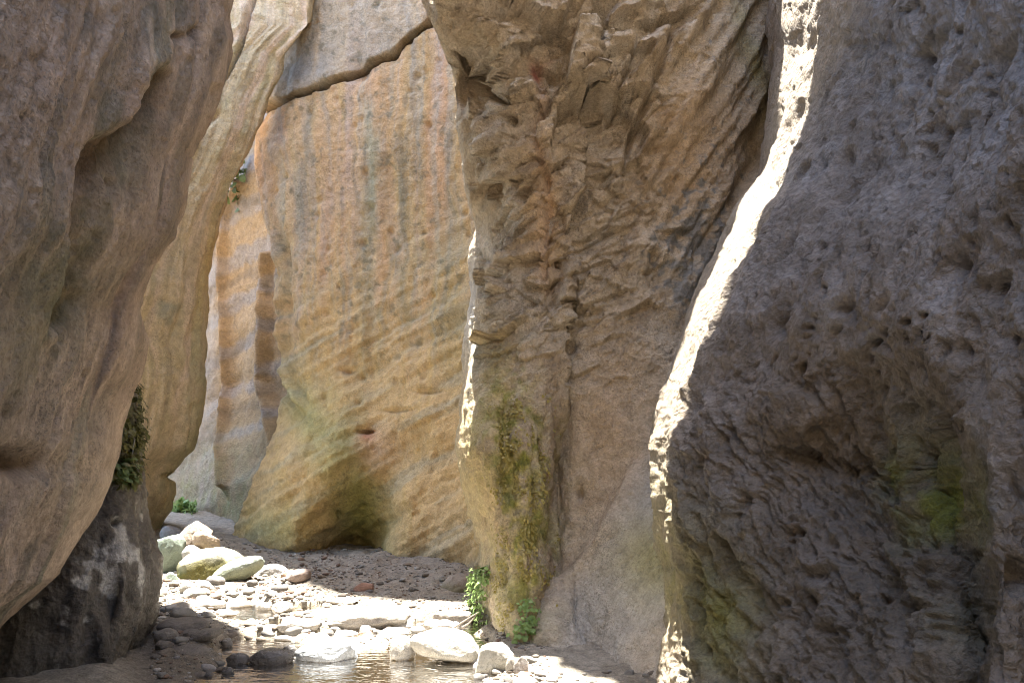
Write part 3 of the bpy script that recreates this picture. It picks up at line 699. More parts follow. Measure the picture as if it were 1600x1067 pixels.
def rear_sky_blocker():
    x, z = np.meshgrid(np.linspace(-12, 12, 120), np.linspace(-1, 13, 70))
    G = np.stack([x, -6.5 + .5 * fbm(np.stack([x, z, 0 * x], -1), .5, 4, 136) - .1 * z, z], -1)
    n = fbm(G, 1, 4, 137)
    return tag(link('cliff_wall', grid_mesh('cliff_wall', G, mix((.26, .21, .15), (.34, .27, .19), .5 + n), M['cliff'])), 'unseen rock wall added behind the viewer to block rear skylight', 'rock wall', kind='thing')
rear_sky_blocker()  # added out of view to cut the skylight from behind the camera

# ================================================================== stream bed
WATER = [(480, 1075, 170, 50), (640, 1050, 130, 34), (690, 1015, 80, 26), (700, 982, 60, 14), (385, 962, 46, 17), (476, 960, 26, 6), (410, 1020, 70, 22), (560, 995, 60, 10), (610, 990, 50, 10), (440, 985, 30, 8)]
def water_mask(px, py):
    m = 0 * px
    for (x, y, rx, ry) in WATER:
        u = np.sqrt(((px - x) / rx) ** 2 + ((py - y) / ry) ** 2)
        m = np.maximum(m, ss(1.25, .75, u))
    return m
def zw(Y): return .012 * np.clip(Y - 5.5, -3, 12)
def ground(x, Y, fine=True):
    Yc = np.maximum(Y, 1.5); px = CX + F * x / Yc; py = HY + CAMH * F / Yc
    h = zw(Y) + .055
    P = np.stack([x, Y, 0 * x], -1)
    h = h + .045 * fbm(P, 1.3, 3, 141) - .17 * water_mask(px, py) * (Y > 3)
    h = h + .08 * blob(px, py, 600, 895, 90, 20) + .10 * blob(px, py, 690, 915, 60, 22) + .08 * blob(px, py, 520, 925, 90, 16) + .10 * blob(px, py, 600, 905, 160, 40) * fbm(P, 2.6, 3, 142)
    h = h + .10 * blob(px, py, 270, 1010, 60, 34) + .22 * ss(12.5, 16, Y) + .24 * blob(px, py, 310, 880, 70, 24) + .1 * ss(230, 160, px) * (Y > 3)
    if fine: h = h + .035 * fbm(P, 6, 5, 143, .65)
    return h
def axis(segs):
    out = []
    for (a, b, s) in segs: out.append(np.arange(a, b, s))
    return np.concatenate(out + [[segs[-1][1]]])
gx = axis([(-60, -14, 4), (-14, -6, .4), (-6, 1.6, .026), (1.6, 8, .3), (8, 60, 4)])
gy = axis([(-60, -10, 4), (-10, 4.5, .4), (4.5, 8, .02), (8, 12, .03), (12, 18, .08), (18, 30, 1), (30, 80, 5)])
X, Yg = np.meshgrid(gx, gy)
H = ground(X, Yg)
G = np.stack([X, Yg, H], -1)
n1 = fbm(G, 1.2, 4, 145); n2 = fbm(G, 5, 4, 146)
Yc = np.maximum(Yg, 1.5); GPX = CX + F * X / Yc; GPY = HY + CAMH * F / Yc
col = mix((.24, .21, .165), (.32, .285, .23), .5 + 1.2 * n2)
col = mix(col, (.25, .215, .175), blob(GPX, GPY, 600, 915, 150, 30) * .9)
col = mix(col, (.33, .25, .13), water_mask(GPX, GPY) * .85)
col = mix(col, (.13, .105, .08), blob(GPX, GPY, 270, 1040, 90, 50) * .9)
bed = link('stream_bed', grid_mesh('stream_bed', G, col, M['bed'])); tag(bed, kind='structure')

# ------------------------------------------------------------------ water
def water_material():
    m, n, l, b = new_mat('shallow_water'); n.remove(b)
    tc = n.new('ShaderNodeTexCoord'); mp = n.new('ShaderNodeMapping'); l.new(tc.outputs['Object'], mp.inputs['Vector']); mp.inputs['Scale'].default_value = (1, 2.2, 1)
    a = noise_node(n, l, 5.5, 3, .5, mp.outputs['Vector']); c = noise_node(n, l, 17, 2, .5, mp.outputs['Vector'])
    h = n.new('ShaderNodeMath'); h.operation = 'MULTIPLY_ADD'; l.new(c.outputs['Fac'], h.inputs[0]); h.inputs[1].default_value = .25; l.new(a.outputs['Fac'], h.inputs[2])
    bp = n.new('ShaderNodeBump'); bp.inputs['Strength'].default_value = .35; bp.inputs['Distance'].default_value = .04; l.new(h.outputs[0], bp.inputs['Height'])
    fr = n.new('ShaderNodeFresnel'); fr.inputs['IOR'].default_value = 1.33; l.new(bp.outputs['Normal'], fr.inputs['Normal'])
    tr = n.new('ShaderNodeBsdfTransparent'); tr.inputs['Color'].default_value = (.90, .84, .70, 1)
    gl = n.new('ShaderNodeBsdfGlossy'); gl.inputs['Roughness'].default_value = .03; l.new(bp.outputs['Normal'], gl.inputs['Normal'])
    ms = n.new('ShaderNodeMixShader'); l.new(fr.outputs[0], ms.inputs[0]); l.new(tr.outputs[0], ms.inputs[1]); l.new(gl.outputs[0], ms.inputs[2])
    l.new(ms.outputs[0], n['Material Output'].inputs['Surface'])
    return m
wx, wy = np.meshgrid(np.linspace(-6, 2.2, 60), np.linspace(3.2, 12, 60))
Wg = np.stack([wx, wy, zw(wy)], -1)
water = link('stream_water', grid_mesh('stream_water', Wg, None, water_material())); tag(water, kind='structure')

# ================================================================== boulders and stones
def icosphere(sub):
    t = (1 + 5 ** .5) / 2
    v = [(-1, t, 0), (1, t, 0), (-1, -t, 0), (1, -t, 0), (0, -1, t), (0, 1, t), (0, -1, -t), (0, 1, -t), (t, 0, -1), (t, 0, 1), (-t, 0, -1), (-t, 0, 1)]
    f = [(0, 11, 5), (0, 5, 1), (0, 1, 7), (0, 7, 10), (0, 10, 11), (1, 5, 9), (5, 11, 4), (11, 10, 2), (10, 7, 6), (7, 1, 8), (3, 9, 4), (3, 4, 2), (3, 2, 6), (3, 6, 8), (3, 8, 9), (4, 9, 5), (2, 4, 11), (6, 2, 10), (8, 6, 7), (9, 8, 1)]
    v = [np.array(p) / np.linalg.norm(p) for p in v]
    for _ in range(sub):
        mid = {}; nf = []
        def m(a, b):
            k = (min(a, b), max(a, b))
            if k not in mid:
                p = v[a] + v[b]; v.append(p / np.linalg.norm(p)); mid[k] = len(v) - 1
            return mid[k]
        for (a, b, c) in f:
            x, y, z = m(a, b), m(b, c), m(c, a); nf += [(a, x, z), (b, y, x), (c, z, y), (x, y, z)]
        f = nf
    return np.array(v), np.array(f)
ICO = {k: icosphere(k) for k in (0, 1, 2, 3, 4)}
def rock_verts(sub, dims, seed, cuts=7, cut=.80, box=2.0, rough=.10, tilt=0.0, yaw=0.0):
    """a stone: superellipsoid cut by random planes, roughened, tilted about the view axis"""
    V, Fc = ICO[sub]; r = np.random.default_rng(seed)
    p = V / (np.abs(V) ** box).sum(1, keepdims=True) ** (1 / box)
    p = p + rough * .9 * np.stack([fbm(p + seed, 1.1, 3, seed % 97 + k) for k in range(3)], -1)
    for _ in range(cuts):
        n = r.normal(size=3); n /= np.linalg.norm(n); d = cut + r.uniform(-.08, .16)
        k = p @ n - d; p = p - np.where(k > 0, k * .88, 0)[:, None] * n
    p = p + rough * .55 * np.stack([fbm(p + seed, 3.7, 4, seed % 89 + k + 5, .6) for k in range(3)], -1)
    p = p / np.maximum(np.abs(p).max(0), 1e-6)
    a = math.radians(yaw); c, s_ = math.cos(a), math.sin(a)
    q = p.copy(); q[:, 0], q[:, 1] = c * p[:, 0] - s_ * p[:, 1], s_ * p[:, 0] + c * p[:, 1]
    q = q / np.abs(q).max(0)
    q = q * (np.asarray(dims) / 2)
    a = math.radians(tilt); c, s_ = math.cos(a), math.sin(a)
    o = q.copy(); o[:, 0], o[:, 2] = c * q[:, 0] - s_ * q[:, 2], s_ * q[:, 0] + c * q[:, 2]
    return o, Fc
def on_floor(px, py, sink=0.0):
    Y = CAMH * F / (py - HY)
    for _ in range(4):
        x = (px - CX) / F * Y; z = max(float(ground(np.array([x]), np.array([Y]), False)[0]), float(zw(Y))); Y = (CAMH - z) * F / (py - HY)
    return x, Y, z
WHITE = (.34, .315, .27); GREENISH = (.22, .26, .21); TAN = (.42, .34, .24); GREYB = (.27, .26, .25); PINKISH = (.34, .27, .23); WETD = (.10, .09, .08); REDB = (.26, .15, .11)
def stone(name, label, box_px, colour, seed, group=None, Y=None, depth=.8, cuts=9, cut=.78, sq=2.0, rough=.13, tilt=0.0, yaw=0.0, moss=0.0, mossc=(.20, .19, .05), sub=3, cat='rock', bury=.12, mat='boulder'):
    x0, y0, x1, y1 = box_px
    if Y is None: Y = on_floor((x0 + x1) / 2, y1 - .1 * (y1 - y0))[1]
    wid = (x1 - x0) / F * Y; dep = wid * depth
    Yc = Y + dep * .38
    wid = (x1 - x0) / F * Yc
    ca, sa_ = abs(math.cos(math.radians(tilt))), abs(math.sin(math.radians(tilt)))
    hgt = (y1 - y0) / F * Yc
    hgt = max(hgt * (1 + bury), .25 * wid * ca) if tilt == 0 else max(.35 * hgt, hgt * (1 + bury) - wid * sa_ * .8)
    V, Fc = rock_verts(sub, (wid / max(ca, .8), dep, hgt), seed, cuts, cut, sq, rough, tilt, yaw)
    xc = ((x0 + x1) / 2 - CX) / F * Yc; zt = CAMH + (HY - y0) / F * Yc
    zc = zt - V[:, 2].max()
    W = V + np.array([xc, Yc, zc])
    n1 = fbm(W + seed, 3, 4, 151); n2 = fbm(W + seed, 9, 3, 152)
    col = mix(np.asarray(colour) * .85, np.asarray(colour) * 1.12, .5 + 1.3 * n1)
    col = mix(col, np.asarray(colour) * .6, ss(.12, .4, n2) * .5)
    if moss:
        side = 1 - ss(.15, .75, (V[:, 2] / (hgt / 2)) + .5 * n1)
        col = mix(col, mossc, side * moss)
    me = mesh_np(name, V, Fc, np.clip(col, .01, .85), M[mat])
    o = link(name, me); o.location = (xc, Yc, zc)
    return tag(o, label, cat, group, 'thing')
PILE = 'boulders piled where the gorge bends'
DARKG = 'dark stones on the shaded near bank'
STREAM = 'pale rocks lying in the stream'
LEDGE = 'flat slabs beside the stream'
stone('boulder', 'tall pale greenish boulder against the foot of the pale wall', (240, 834, 291, 900), GREENISH, 201, PILE, Y=9.5, depth=.8, cuts=8, sq=2.4, rough=.13, sub=4)
stone('boulder', 'small greenish boulder below the tall pale one beside the buttress', (254, 893, 282, 927), GREENISH, 202, PILE, Y=9.0, cuts=8, rough=.12)
stone('boulder', 'larger angular cream block on top of the boulder pile', (281, 813, 329, 858), (.36, .29, .225), 203, PILE, Y=9.75, depth=.9, cuts=14, cut=.66, sq=4, rough=.11, tilt=8, sub=4, bury=.3)
stone('boulder', 'angular tan block leaning in front of the larger cream block', (302, 829, 344, 860), (.34, .265, .195), 204, PILE, Y=9.55, depth=.8, cuts=14, cut=.68, sq=3.5, rough=.11, tilt=-6, sub=4, bury=.3)
stone('boulder', 'dark grey rock tucked behind the pile under the pale wall', (250, 820, 284, 846), (.20, .19, .18), 205, PILE, Y=11.3)
stone('boulder', 'small round pale boulder between the tan block and the mossy boulder', (284, 851, 317, 880), WHITE, 206, PILE, Y=9.4, cuts=5)
stone('boulder', 'broad mossy boulder with pale top in the middle of the pile', (280, 855, 394, 924), (.33, .32, .25), 207, PILE, Y=9.1, depth=.6, cuts=8, cut=.84, sq=2.6, rough=.13, moss=1.0, mossc=(.13, .115, .035), sub=4)
stone('boulder', 'smooth pale elongated boulder leaning against the mossy one', (330, 868, 413, 922), (.27, .30, .25), 208, PILE, Y=8.95, depth=.55, cuts=8, cut=.86, rough=.11, tilt=22, moss=.35, sub=4)
stone('boulder', 'grey boulder half in shadow at the foot of the streaked wall', (397, 881, 453, 912), GREYB, 209, PILE, Y=9.4, cuts=6, rough=.13, sub=4)
stone('rock', 'small pinkish wedge rock on the shaded gravel bank', (440, 888, 485, 914), PINKISH, 210, cuts=10, cut=.68, sq=3, tilt=10)
stone('rock', 'tiny brown stone beside the grey boulder at the gravel bank', (437, 893, 453, 905), (.32, .22, .15), 211)
stone('rock', 'low bluish grey boulder sunk in the shaded gravel bank', (474, 886, 562, 915), (.24, .25, .26), 212, Y=9.9, depth=.8, cuts=8, rough=.11, sub=4, bury=.1)
stone('rock', 'angular reddish rock sitting on the shaded gravel bank', (553, 910, 584, 928), REDB, 213, cuts=13, cut=.66, sq=3.5)
stone('rock', 'dark rounded rock foot against the base of the streaked wall', (686, 896, 756, 944), (.25, .21, .17), 214, Y=8.4, depth=.9, cuts=8, rough=.13, sub=4, moss=.5, mossc=(.14, .13, .05))
for k, (bx, lb) in enumerate([((280, 907, 304, 929), 'small white stone below the mossy boulder nearest the buttress'), ((303, 907, 335, 927), 'pale flat stone below the mossy boulder, the right one of two'), ((286, 917, 323, 936), 'pale grey stone in front of the two stones below the mossy boulder')]):
    stone('rock', lb, bx, (.36, .34, .30), 220 + k, PILE, cuts=7)
stone('rock', 'bright white rock at the edge of the shaded gravel bank', (421, 939, 458, 961), WHITE, 225, STREAM, cuts=9, cut=.74, sub=4)
stone('rock', 'flat pale stone left of the bright white rock', (399, 940, 426, 955), WHITE, 226, STREAM, cuts=8)
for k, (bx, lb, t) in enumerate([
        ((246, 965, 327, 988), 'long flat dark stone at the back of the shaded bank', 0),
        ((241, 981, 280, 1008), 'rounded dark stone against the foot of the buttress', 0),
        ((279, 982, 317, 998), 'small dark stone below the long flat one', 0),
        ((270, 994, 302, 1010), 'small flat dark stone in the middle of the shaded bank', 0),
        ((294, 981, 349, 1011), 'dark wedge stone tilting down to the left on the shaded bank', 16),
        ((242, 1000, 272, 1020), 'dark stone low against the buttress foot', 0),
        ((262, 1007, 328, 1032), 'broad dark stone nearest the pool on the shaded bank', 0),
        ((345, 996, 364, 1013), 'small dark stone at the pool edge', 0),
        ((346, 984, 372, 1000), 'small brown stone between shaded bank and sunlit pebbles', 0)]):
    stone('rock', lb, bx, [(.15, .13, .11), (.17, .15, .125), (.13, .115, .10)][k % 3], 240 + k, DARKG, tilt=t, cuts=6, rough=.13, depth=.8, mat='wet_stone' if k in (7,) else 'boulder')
for k, (bx, lb) in enumerate([((353, 1019, 390, 1040), 'small wet black stone in the pool'), ((389, 1013, 459, 1041), 'long wet black stone in the pool'), ((346, 1041, 366, 1054), 'tiny wet stone alone in the near pool'), ((440, 1007, 466, 1024), 'wet dark stone between long black stone and pale boulder')]):
    stone('rock', lb, bx, WETD, 260 + k, 'wet black stones in the pool', cuts=6, rough=.12, depth=.6, mat='wet_stone', sub=4 if k == 1 else 3)
stone('boulder', 'smooth pale boulder at the pool, blue in shadow at one end', (461, 997, 565, 1037), (.30, .31, .31), 270, STREAM, depth=.65, cuts=13, cut=.8, rough=.11, sub=4)
stone('rock', 'speckled round stone behind the smooth pale boulder', (485, 988, 517, 1009), WHITE, 271, STREAM)
stone('rock', 'brown pointed stone behind the smooth pale boulder', (557, 984, 583, 998), (.30, .20, .14), 272, STREAM, cuts=12, cut=.68)
stone('rock', 'small white stone touching the end of the smooth pale boulder', (556, 997, 580, 1013), WHITE, 273, STREAM)
stone('boulder', 'speckled white boulder left of the biggest white one', (603, 991, 650, 1036), WHITE, 274, STREAM, cuts=13, cut=.74, rough=.12, sub=4)
stone('boulder', 'biggest white speckled boulder in the stream', (640, 981, 757, 1045), (.35, .33, .28), 275, STREAM, depth=.6, cuts=13, cut=.78, rough=.12, tilt=-9, sub=4)
stone('rock', 'small round stone on the shoulder of the biggest white boulder', (640, 985, 661, 1003), WHITE, 276, STREAM, Y=6.95)
stone('boulder', 'white speckled boulder at the foot of the mossy column', (736, 1003, 815, 1058), (.33, .315, .27), 277, STREAM, depth=.6, cuts=6, rough=.13, sub=4)
stone('rock', 'angular white stone beside the foot of the mossy column', (802, 1024, 829, 1056), (.40, .37, .33), 278, STREAM, cuts=13, cut=.68, sq=3.5)
stone('rock', 'small speckled stone left of the angular white one', (790, 1026, 806, 1054), WHITE, 279, STREAM)
stone('rock', 'thin reddish slab under the angular white stone', (806, 1050, 832, 1060), REDB, 280, STREAM, sq=4)
stone('rock', 'low pale stone at the bottom edge below the angular one', (800, 1055, 845, 1080), WHITE, 281, STREAM)
stone('rock_slab', 'long white rock slab lying across the middle of the stream', (478, 950, 640, 986), (.33, .30, .26), 282, LEDGE, depth=.45, sq=4.5, cuts=8, cut=.86, rough=.12, sub=4)
stone('rock_slab', 'thick broken end of the long white slab', (584, 959, 648, 982), (.34, .31, .27), 283, LEDGE, depth=.7, sq=5, cuts=8, cut=.82, rough=.12, sub=4)
stone('rock', 'rounded pale stone resting on the long white slab', (608, 949, 637, 964), WHITE, 284, LEDGE, Y=7.9)
stone('rock_slab', 'low white gravelly slab at the left end of the long one', (430, 966, 500, 990), (.33, .30, .26), 285, LEDGE, sq=3.5, depth=.6, rough=.12, sub=4)
stone('rock_slab', 'long dark slab in shade below the streaked wall', (614, 940, 725, 960), (.22, .19, .16), 286, LEDGE, Y=7.95, depth=.45, sq=4.5, cut=.86, rough=.12, sub=4)
stone('rock_slab', 'short dark slab in shade beside the hanging fern', (675, 955, 741, 979), (.20, .175, .15), 287, LEDGE, Y=7.3, depth=.5, sq=4.5, cut=.86, rough=.12, sub=4)
stone('rock', 'small light stone on the long dark slab', (696, 945, 714, 956), (.34, .31, .28), 288, LEDGE, Y=7.75)

# ================================================================== loose cobbles (single stones) and gravel
pr = np.random.default_rng(31)
cob_me = []
for k in range(10):
    V, Fc = rock_verts(2, (1, pr.uniform(.7, .95), pr.uniform(.4, .6)), 300 + k, 6, .78, 2.3, .10)
    base = [(.32, .295, .255), (.26, .245, .22), (.23, .19, .15), (.36, .335, .31), (.18, .165, .15)][k % 5]
    n = fbm(V + k, 4, 3, 160); cob_me.append(mesh_np('cobble', V, Fc, mix(np.array(base) * .8, np.array(base) * 1.15, .5 + 1.4 * n), M['boulder']))
def cobbles(n, region, size, label, group, seed):
    r = np.random.default_rng(seed); placed = []
    while len(placed) < n:
        x0, y0, x1, y1 = region[r.integers(len(region))]
        px, py = r.uniform(x0, x1), r.uniform(y0, y1)
        s_ = size[0] + (size[1] - size[0]) * r.random() ** 2
        X_, Y_, z_ = on_floor(px, py)
        if any((X_ - a) ** 2 + (Y_ - b) ** 2 < (.42 * (s_ + c)) ** 2 for a, b, c in placed): s_ *= .5
        o = link('cobble', cob_me[r.integers(len(cob_me))]); o.scale = (s_, s_, s_)
        o.rotation_euler = (r.uniform(-.25, .25), r.uniform(-.25, .25), r.uniform(0, 6.28)); o.location = (X_, Y_, z_ + s_ * .12)
        tag(o, label, 'cobble', group); placed.append((X_, Y_, s_))
cobbles(76, [(245, 905, 420, 945), (250, 930, 350, 965), (330, 920, 470, 950), (370, 975, 480, 1000)], (.07, .24), 'small pale cobble on the sunlit pebble bank', 'cobbles on the sunlit pebble bank', 41)
cobbles(40, [(450, 985, 650, 1010), (430, 960, 600, 992), (560, 985, 610, 1000), (640, 965, 760, 990)], (.06, .17), 'small pale cobble in the shallow sunlit stream', 'cobbles in the sunlit stream', 42)
cobbles(34, [(420, 905, 720, 945), (560, 885, 700, 925)], (.04, .11), 'small grey cobble on the shaded gravel bank', 'cobbles on the shaded gravel bank', 43)
cobbles(26, [(240, 1020, 345, 1062), (250, 985, 350, 1030)], (.05, .13), 'small stone on the shaded near bank', 'small stones on the shaded near bank', 44)
cobbles(22, [(735, 1030, 850, 1066)], (.06, .16), 'small white stone below the mossy column', 'small stones below the mossy column', 45)

cobbles(16, [(860, 1040, 1020, 1066)], (.04, .12), 'small stone at the foot of the grey apron', 'small stones at the foot of the grey apron', 46)
FLAT = [(352, 938, 400, 950), (452, 938, 500, 949), (300, 936, 352, 950), (505, 934, 560, 945), (560, 938, 612, 948), (380, 978, 436, 990), (430, 990, 478, 1001), (520, 984, 560, 994), (255, 944, 300, 958), (330, 952, 372, 963), (590, 982, 640, 992), (660, 968, 720, 979)]
for k, bx in enumerate(FLAT):
    stone('flat_stone', 'flat bleached stone lying in the middle of the sunlit stream', bx, [(.34, .31, .27), (.30, .285, .26), (.36, .33, .29)][k % 3], 500 + k, 'flat bleached stones in the stream', cuts=12, cut=.76, sq=4, rough=.10, depth=.8, tilt=0)

def gravel(n, seed):
    r = np.random.default_rng(seed); allV, allQ, allC, base = [], [], [], 0
    pal = np.array([(.28, .255, .215), (.21, .195, .17), (.19, .15, .115), (.34, .32, .29), (.12, .105, .09), (.17, .115, .085)])
    for sub, m0, smin, smax, pw in ((0, n * 4, .006, .028, 2.0), (1, int(n * .7), .02, .085, 3.0)):
        V1, F1 = ICO[sub]
        shapes = np.stack([rock_verts(sub, (1, r.uniform(.7, 1), r.uniform(.4, .65)), 400 + k, 5, .78, 2.2, .12)[0] for k in range(12)])
        a_, b_ = m0 // 2, m0 // 3
        px = np.concatenate([r.uniform(235, 760, a_), r.uniform(235, 520, b_), r.uniform(640, 860, m0 - a_ - b_)])
        py = np.concatenate([872 + 200 * r.random(a_) ** 1.3, 890 + 90 * r.random(b_), r.uniform(960, 1075, m0 - a_ - b_)])
        if sub == 0:
            px = np.concatenate([px, r.uniform(420, 740, n)]); py = np.concatenate([py, 872 + 85 * r.random(n)]); m0 = len(px)
        Y = CAMH * F / (py - HY); x = (px - CX) / F * Y
        bank = blob(px, py, 600, 912, 150, 34)
        z = ground(x, Y); keep = (z > zw(Y) - .06) & ((sub == 0) | (r.random(m0) > .9 * bank))
        clump = fbm(np.stack([x, Y, 0 * x], -1), 2.2, 3, 170)
        keep &= r.random(m0) < .55 + 1.3 * clump
        x, Y, z = x[keep], Y[keep], z[keep]; m = len(x)
        s_ = (smin + (smax - smin) * r.random(m) ** pw) * (.6 + Y / 14)
        a = r.uniform(0, 6.28, m); ca, sa_ = np.cos(a), np.sin(a)
        B_ = shapes[r.integers(12, size=m)]
        Vv = np.stack([B_[..., 0] * ca[:, None] - B_[..., 1] * sa_[:, None], B_[..., 0] * sa_[:, None] + B_[..., 1] * ca[:, None], B_[..., 2]], -1) * s_[:, None, None]
        Vv += np.stack([x, Y, z + s_ * .1], -1)[:, None, :]
        allV.append(Vv.reshape(-1, 3)); allQ.append((F1[None] + (np.arange(m) * len(V1))[:, None, None]).reshape(-1, 3) + base); base += m * len(V1)
        allC.append(np.repeat(pal[r.integers(6, size=m)] * r.uniform(.7, 1.15, (m, 1)), len(V1), 0))
    return tag(link('gravel', mesh_np('gravel', np.concatenate(allV), np.concatenate(allQ), np.concatenate(allC), M['boulder'])), 'loose pale gravel and pebbles covering the stream banks', 'gravel', kind='stuff')
gravel(3600, 51)

# ================================================================== plants and driftwood
def face_point(grid, px, py):
    G_, gx_, gy_ = grid
    r_ = np.argmin(np.abs(gy_[:, gy_.shape[1] // 2] - py)); c_ = np.argmin(np.abs(gx_[r_] - px))
    r_ = min(max(r_, 1), G_.shape[0] - 2); c_ = min(max(c_, 1), G_.shape[1] - 2)
    n = np.cross(G_[r_ + 1, c_] - G_[r_ - 1, c_], G_[r_, c_ + 1] - G_[r_, c_ - 1]); n /= max(np.linalg.norm(n), 1e-9)
    if n @ (G_[r_, c_] - np.array([0, 0, CAMH])) > 0: n = -n
    return G_[r_, c_], n
def leaves_mesh(pts, dirs, ups, lens, wids, mat, fold=.25):
    """each leaf: a folded lance of six triangles with a drooping tip"""
    V, Q = [], []
    for p, d, u, L, w in zip(pts, dirs, ups, lens, wids):
        d = d / np.linalg.norm(d); s_ = np.cross(d, u); s_ /= max(np.linalg.norm(s_), 1e-6); u = np.cross(s_, d)
        b = len(V)
        V += [p, p + d * L * .35 + s_ * w + u * w * fold, p + d * L * .4, p + d * L * .35 - s_ * w + u * w * fold,
              p + d * L * .75 + s_ * w * .7 - u * L * .08, p + d * L * .78 - u * L * .12, p + d * L * .75 - s_ * w * .7 - u * L * .08, p + d * L - u * L * .25]
        Q += [(b, b + 1, b + 2), (b, b + 2, b + 3), (b + 1, b + 4, b + 5), (b + 1, b + 5, b + 2), (b + 2, b + 5, b + 6), (b + 2, b + 6, b + 3), (b + 4, b + 7, b + 5), (b + 5, b + 7, b + 6)]
    return mesh_np('foliage', np.array(V), np.array(Q), None, mat)
def tube_mesh(name, path, r0, r1, mat, n=6):
    path = np.asarray(path, float); V, Q = [], []
    for i, p in enumerate(path):
        t = path[min(i + 1, len(path) - 1)] - path[max(i - 1, 0)]; t /= np.linalg.norm(t)
        a = np.cross(t, (0.3, .2, 1.0)); a /= np.linalg.norm(a); b = np.cross(t, a); r_ = r0 + (r1 - r0) * i / (len(path) - 1)
        for k in range(n): V.append(p + r_ * (a * math.cos(2 * math.pi * k / n) + b * math.sin(2 * math.pi * k / n)))
        if i: Q += [((i - 1) * n + k, (i - 1) * n + (k + 1) % n, i * n + (k + 1) % n, i * n + k) for k in range(n)]
    return mesh_np(name, np.array(V), np.array(Q), None, mat)
M['fern'] = leaf_material('fern_green', (.13, .24, .05), (.34, .44, .18), .35)
M['dull_leaf'] = leaf_material('dull_green', (.07, .11, .03), (.17, .22, .09), .2)
M['dry_leaf'] = leaf_material('moss_brown', (.06, .055, .015), (.13, .13, .035), .1)
m_, n_, l_, b_ = new_mat('bark_grey'); tc_ = n_.new('ShaderNodeTexCoord'); nz_ = noise_node(n_, l_, 40, 4, .6, tc_.outputs['Object'])
cr_ = n_.new('ShaderNodeMix'); cr_.data_type = 'RGBA'; l_.new(nz_.outputs['Fac'], cr_.inputs['Factor']); cr_.inputs['A'].default_value = (.14, .11, .08, 1); cr_.inputs['B'].default_value = (.38, .33, .27, 1)
l_.new(cr_.outputs['Result'], b_.inputs['Base Color']); b_.inputs['Roughness'].default_value = .85; M['bark'] = m_
lr = np.random.default_rng(61)
def plant_root(name, label, cat, loc, group=None):
    o = bpy.data.objects.new(name, None); C.objects.link(o); o.location = loc; return tag(o, label, cat, group, 'thing')
def attach(o, root):
    o.parent = root; o.matrix_parent_inverse = root.matrix_world.inverted(); 
    o.location = -np.array(root.location); o.matrix_parent_inverse.identity(); return o
def cushion(name, label, cat, grid, spots, n, L, mat, hang=.6, lift=.03, thick=.05, stems=3, patchy=False):
    """leaflets crowded over a patch of rock: spots are (px, py, rx, ry) on the face"""
    P_, D_, U_ = [], [], []
    for k in range(n):
        x, y, rx, ry = spots[lr.integers(len(spots))]
        px, py = x + rx * lr.normal() * .5, y + ry * lr.uniform(-1, 1)
        p, nn = face_point(grid, px, py)
        if patchy and fbm(p[None] * np.array([1, 1, .6]), 4.5, 3, 180)[0] < .02: continue
        d = nn * .7 + np.array([lr.normal() * .6, lr.normal() * .3, -hang + lr.normal() * .5])
        P_.append(p + nn * (lift + thick * lr.random())); D_.append(d); U_.append(nn + np.array([0, 0, .6]))
    root = plant_root(name, label, cat, tuple(P_[int(np.argmin([q[2] for q in P_]))]))
    ln = L * lr.uniform(.4, 1.3, len(P_))
    attach(link('foliage', leaves_mesh(P_, D_, U_, ln, ln * .42, mat)), root)
    for k in range(stems):
        x, y, rx, ry = spots[lr.integers(len(spots))]
        p0, nn = face_point(grid, x + lr.normal() * rx * .3, y - ry); p1, _n = face_point(grid, x + lr.normal() * rx * .4, y + ry * .8)
        attach(link('stem', tube_mesh('stem', [p0 - nn * .02, p0 * .6 + p1 * .4 + nn * .06, p1 + nn * .05], .006, .003, M['bark'])), root)
    return root
cushion('hanging_fern', 'bright green fern curtain hanging on the left side of the mossy column', 'fern', c1_grid, [(768, 930, 10, 26), (764, 960, 12, 28), (772, 905, 8, 20), (766, 980, 8, 14)], 1100, .042, M['fern'], hang=.8, lift=.04, thick=.10)
cushion('hanging_fern', 'small green moss tuft in the crease at the foot of the mossy column', 'fern', c1_grid, [(820, 962, 6, 26), (814, 985, 5, 10)], 260, .035, M['fern'], hang=.7, lift=.02, thick=.05)
cushion('moss_tuft', 'brownish green moss hanging on the tip of the dark wet buttress', 'moss', l3_grid, [(205, 650, 12, 50), (196, 700, 18, 40), (190, 742, 12, 18)], 900, .05, M['dry_leaf'], hang=.8, lift=.02, thick=.05)
cushion('moss_tuft', 'green fern patch on the shoulder of the dark wet buttress', 'fern', l3_grid, [(187, 740, 8, 14)], 160, .06, M['dull_leaf'], hang=.5, lift=.03, thick=.05)
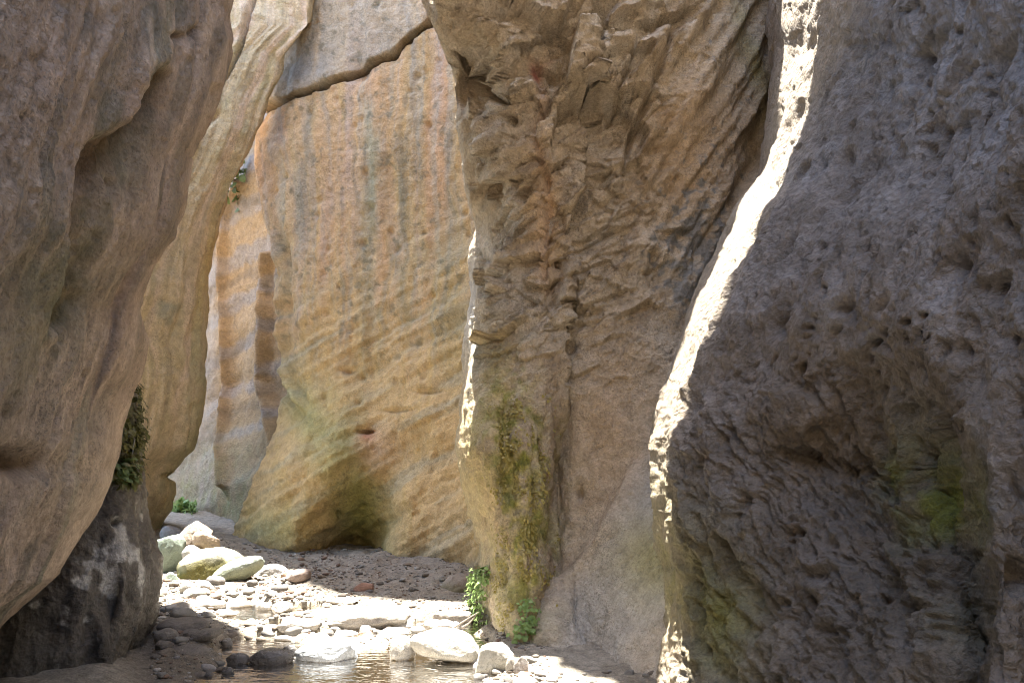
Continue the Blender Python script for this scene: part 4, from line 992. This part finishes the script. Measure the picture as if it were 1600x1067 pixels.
cushion('hanging_shrub', 'pale green shrub high in the gap beside the streaked wall', 'shrub', l4_grid, [(389, 268, 8, 20), (386, 288, 6, 8)], 420, .16, M['dull_leaf'], hang=.3, lift=.1, thick=.5)
cushion('grass_tuft', 'green bush at the foot of the far wall behind the boulders', 'bush', l4_grid, [(312, 803, 14, 12), (300, 808, 10, 8)], 420, .14, M['fern'], hang=-.3, lift=.1, thick=.3)
M['moss_leaf'] = leaf_material('olive_moss', (.20, .165, .035), (.42, .34, .10), .1)
cushion('column_moss', 'olive yellow moss coating the column at the foot of the central buttress', 'moss', c1_grid, [(int(815 + 30 * math.sin(k * 2.4)), 640 + 17 * k, 15 + 9 * (k % 3), 14 + 12 * ((k * 7) % 4)) for k in range(20)], 4200, .026, M['moss_leaf'], hang=.9, lift=.0, thick=.035, stems=0, patchy=True)
# leafy sprig above the fern
p0, nn = face_point(c1_grid, 772, 905)
root = plant_root('leafy_plant', 'sprig of broad pale leaves above the hanging fern', 'plant', tuple(p0))
tips = [at(np.float64(x), np.float64(y), p0[1] - .22) for (x, y) in ((744, 893), (750, 884), (757, 879), (763, 876), (768, 884), (762, 893), (752, 900), (770, 897), (757, 888), (765, 900), (748, 888))]
Pn = [p0 + nn * .03 + (t - p0) * .55 for t in tips]
for t in tips: attach(link('stem', tube_mesh('stem', [p0 - nn * .02, p0 + (t - p0) * .35 + np.array([0, 0, .03]), p0 + nn * .03 + (t - p0) * .58], .005, .003, M['bark'])), root)
attach(link('foliage', leaves_mesh(Pn, [t - q for t, q in zip(tips, Pn)], [np.array([0, -.5, 1.0])] * len(tips), [.085] * len(tips), [.034] * len(tips), M['fern'])), root)
# driftwood twigs between the slab and the fern
for k, (pts, lb) in enumerate([([(705, 983), (722, 972), (738, 962), (748, 956)], 'long thin dry twig leaning on the dark slab below the fern'), ([(722, 980), (732, 974), (738, 968), (744, 960)], 'short forked dry twig beside the longer one below the fern')]):
    W_ = [at(np.float64(x), np.float64(y), 6.95 + .05 * k) for (x, y) in pts]
    o = link('twig', tube_mesh('twig', W_, .010, .004, M['bark'])); tag(o, lb, 'twig')
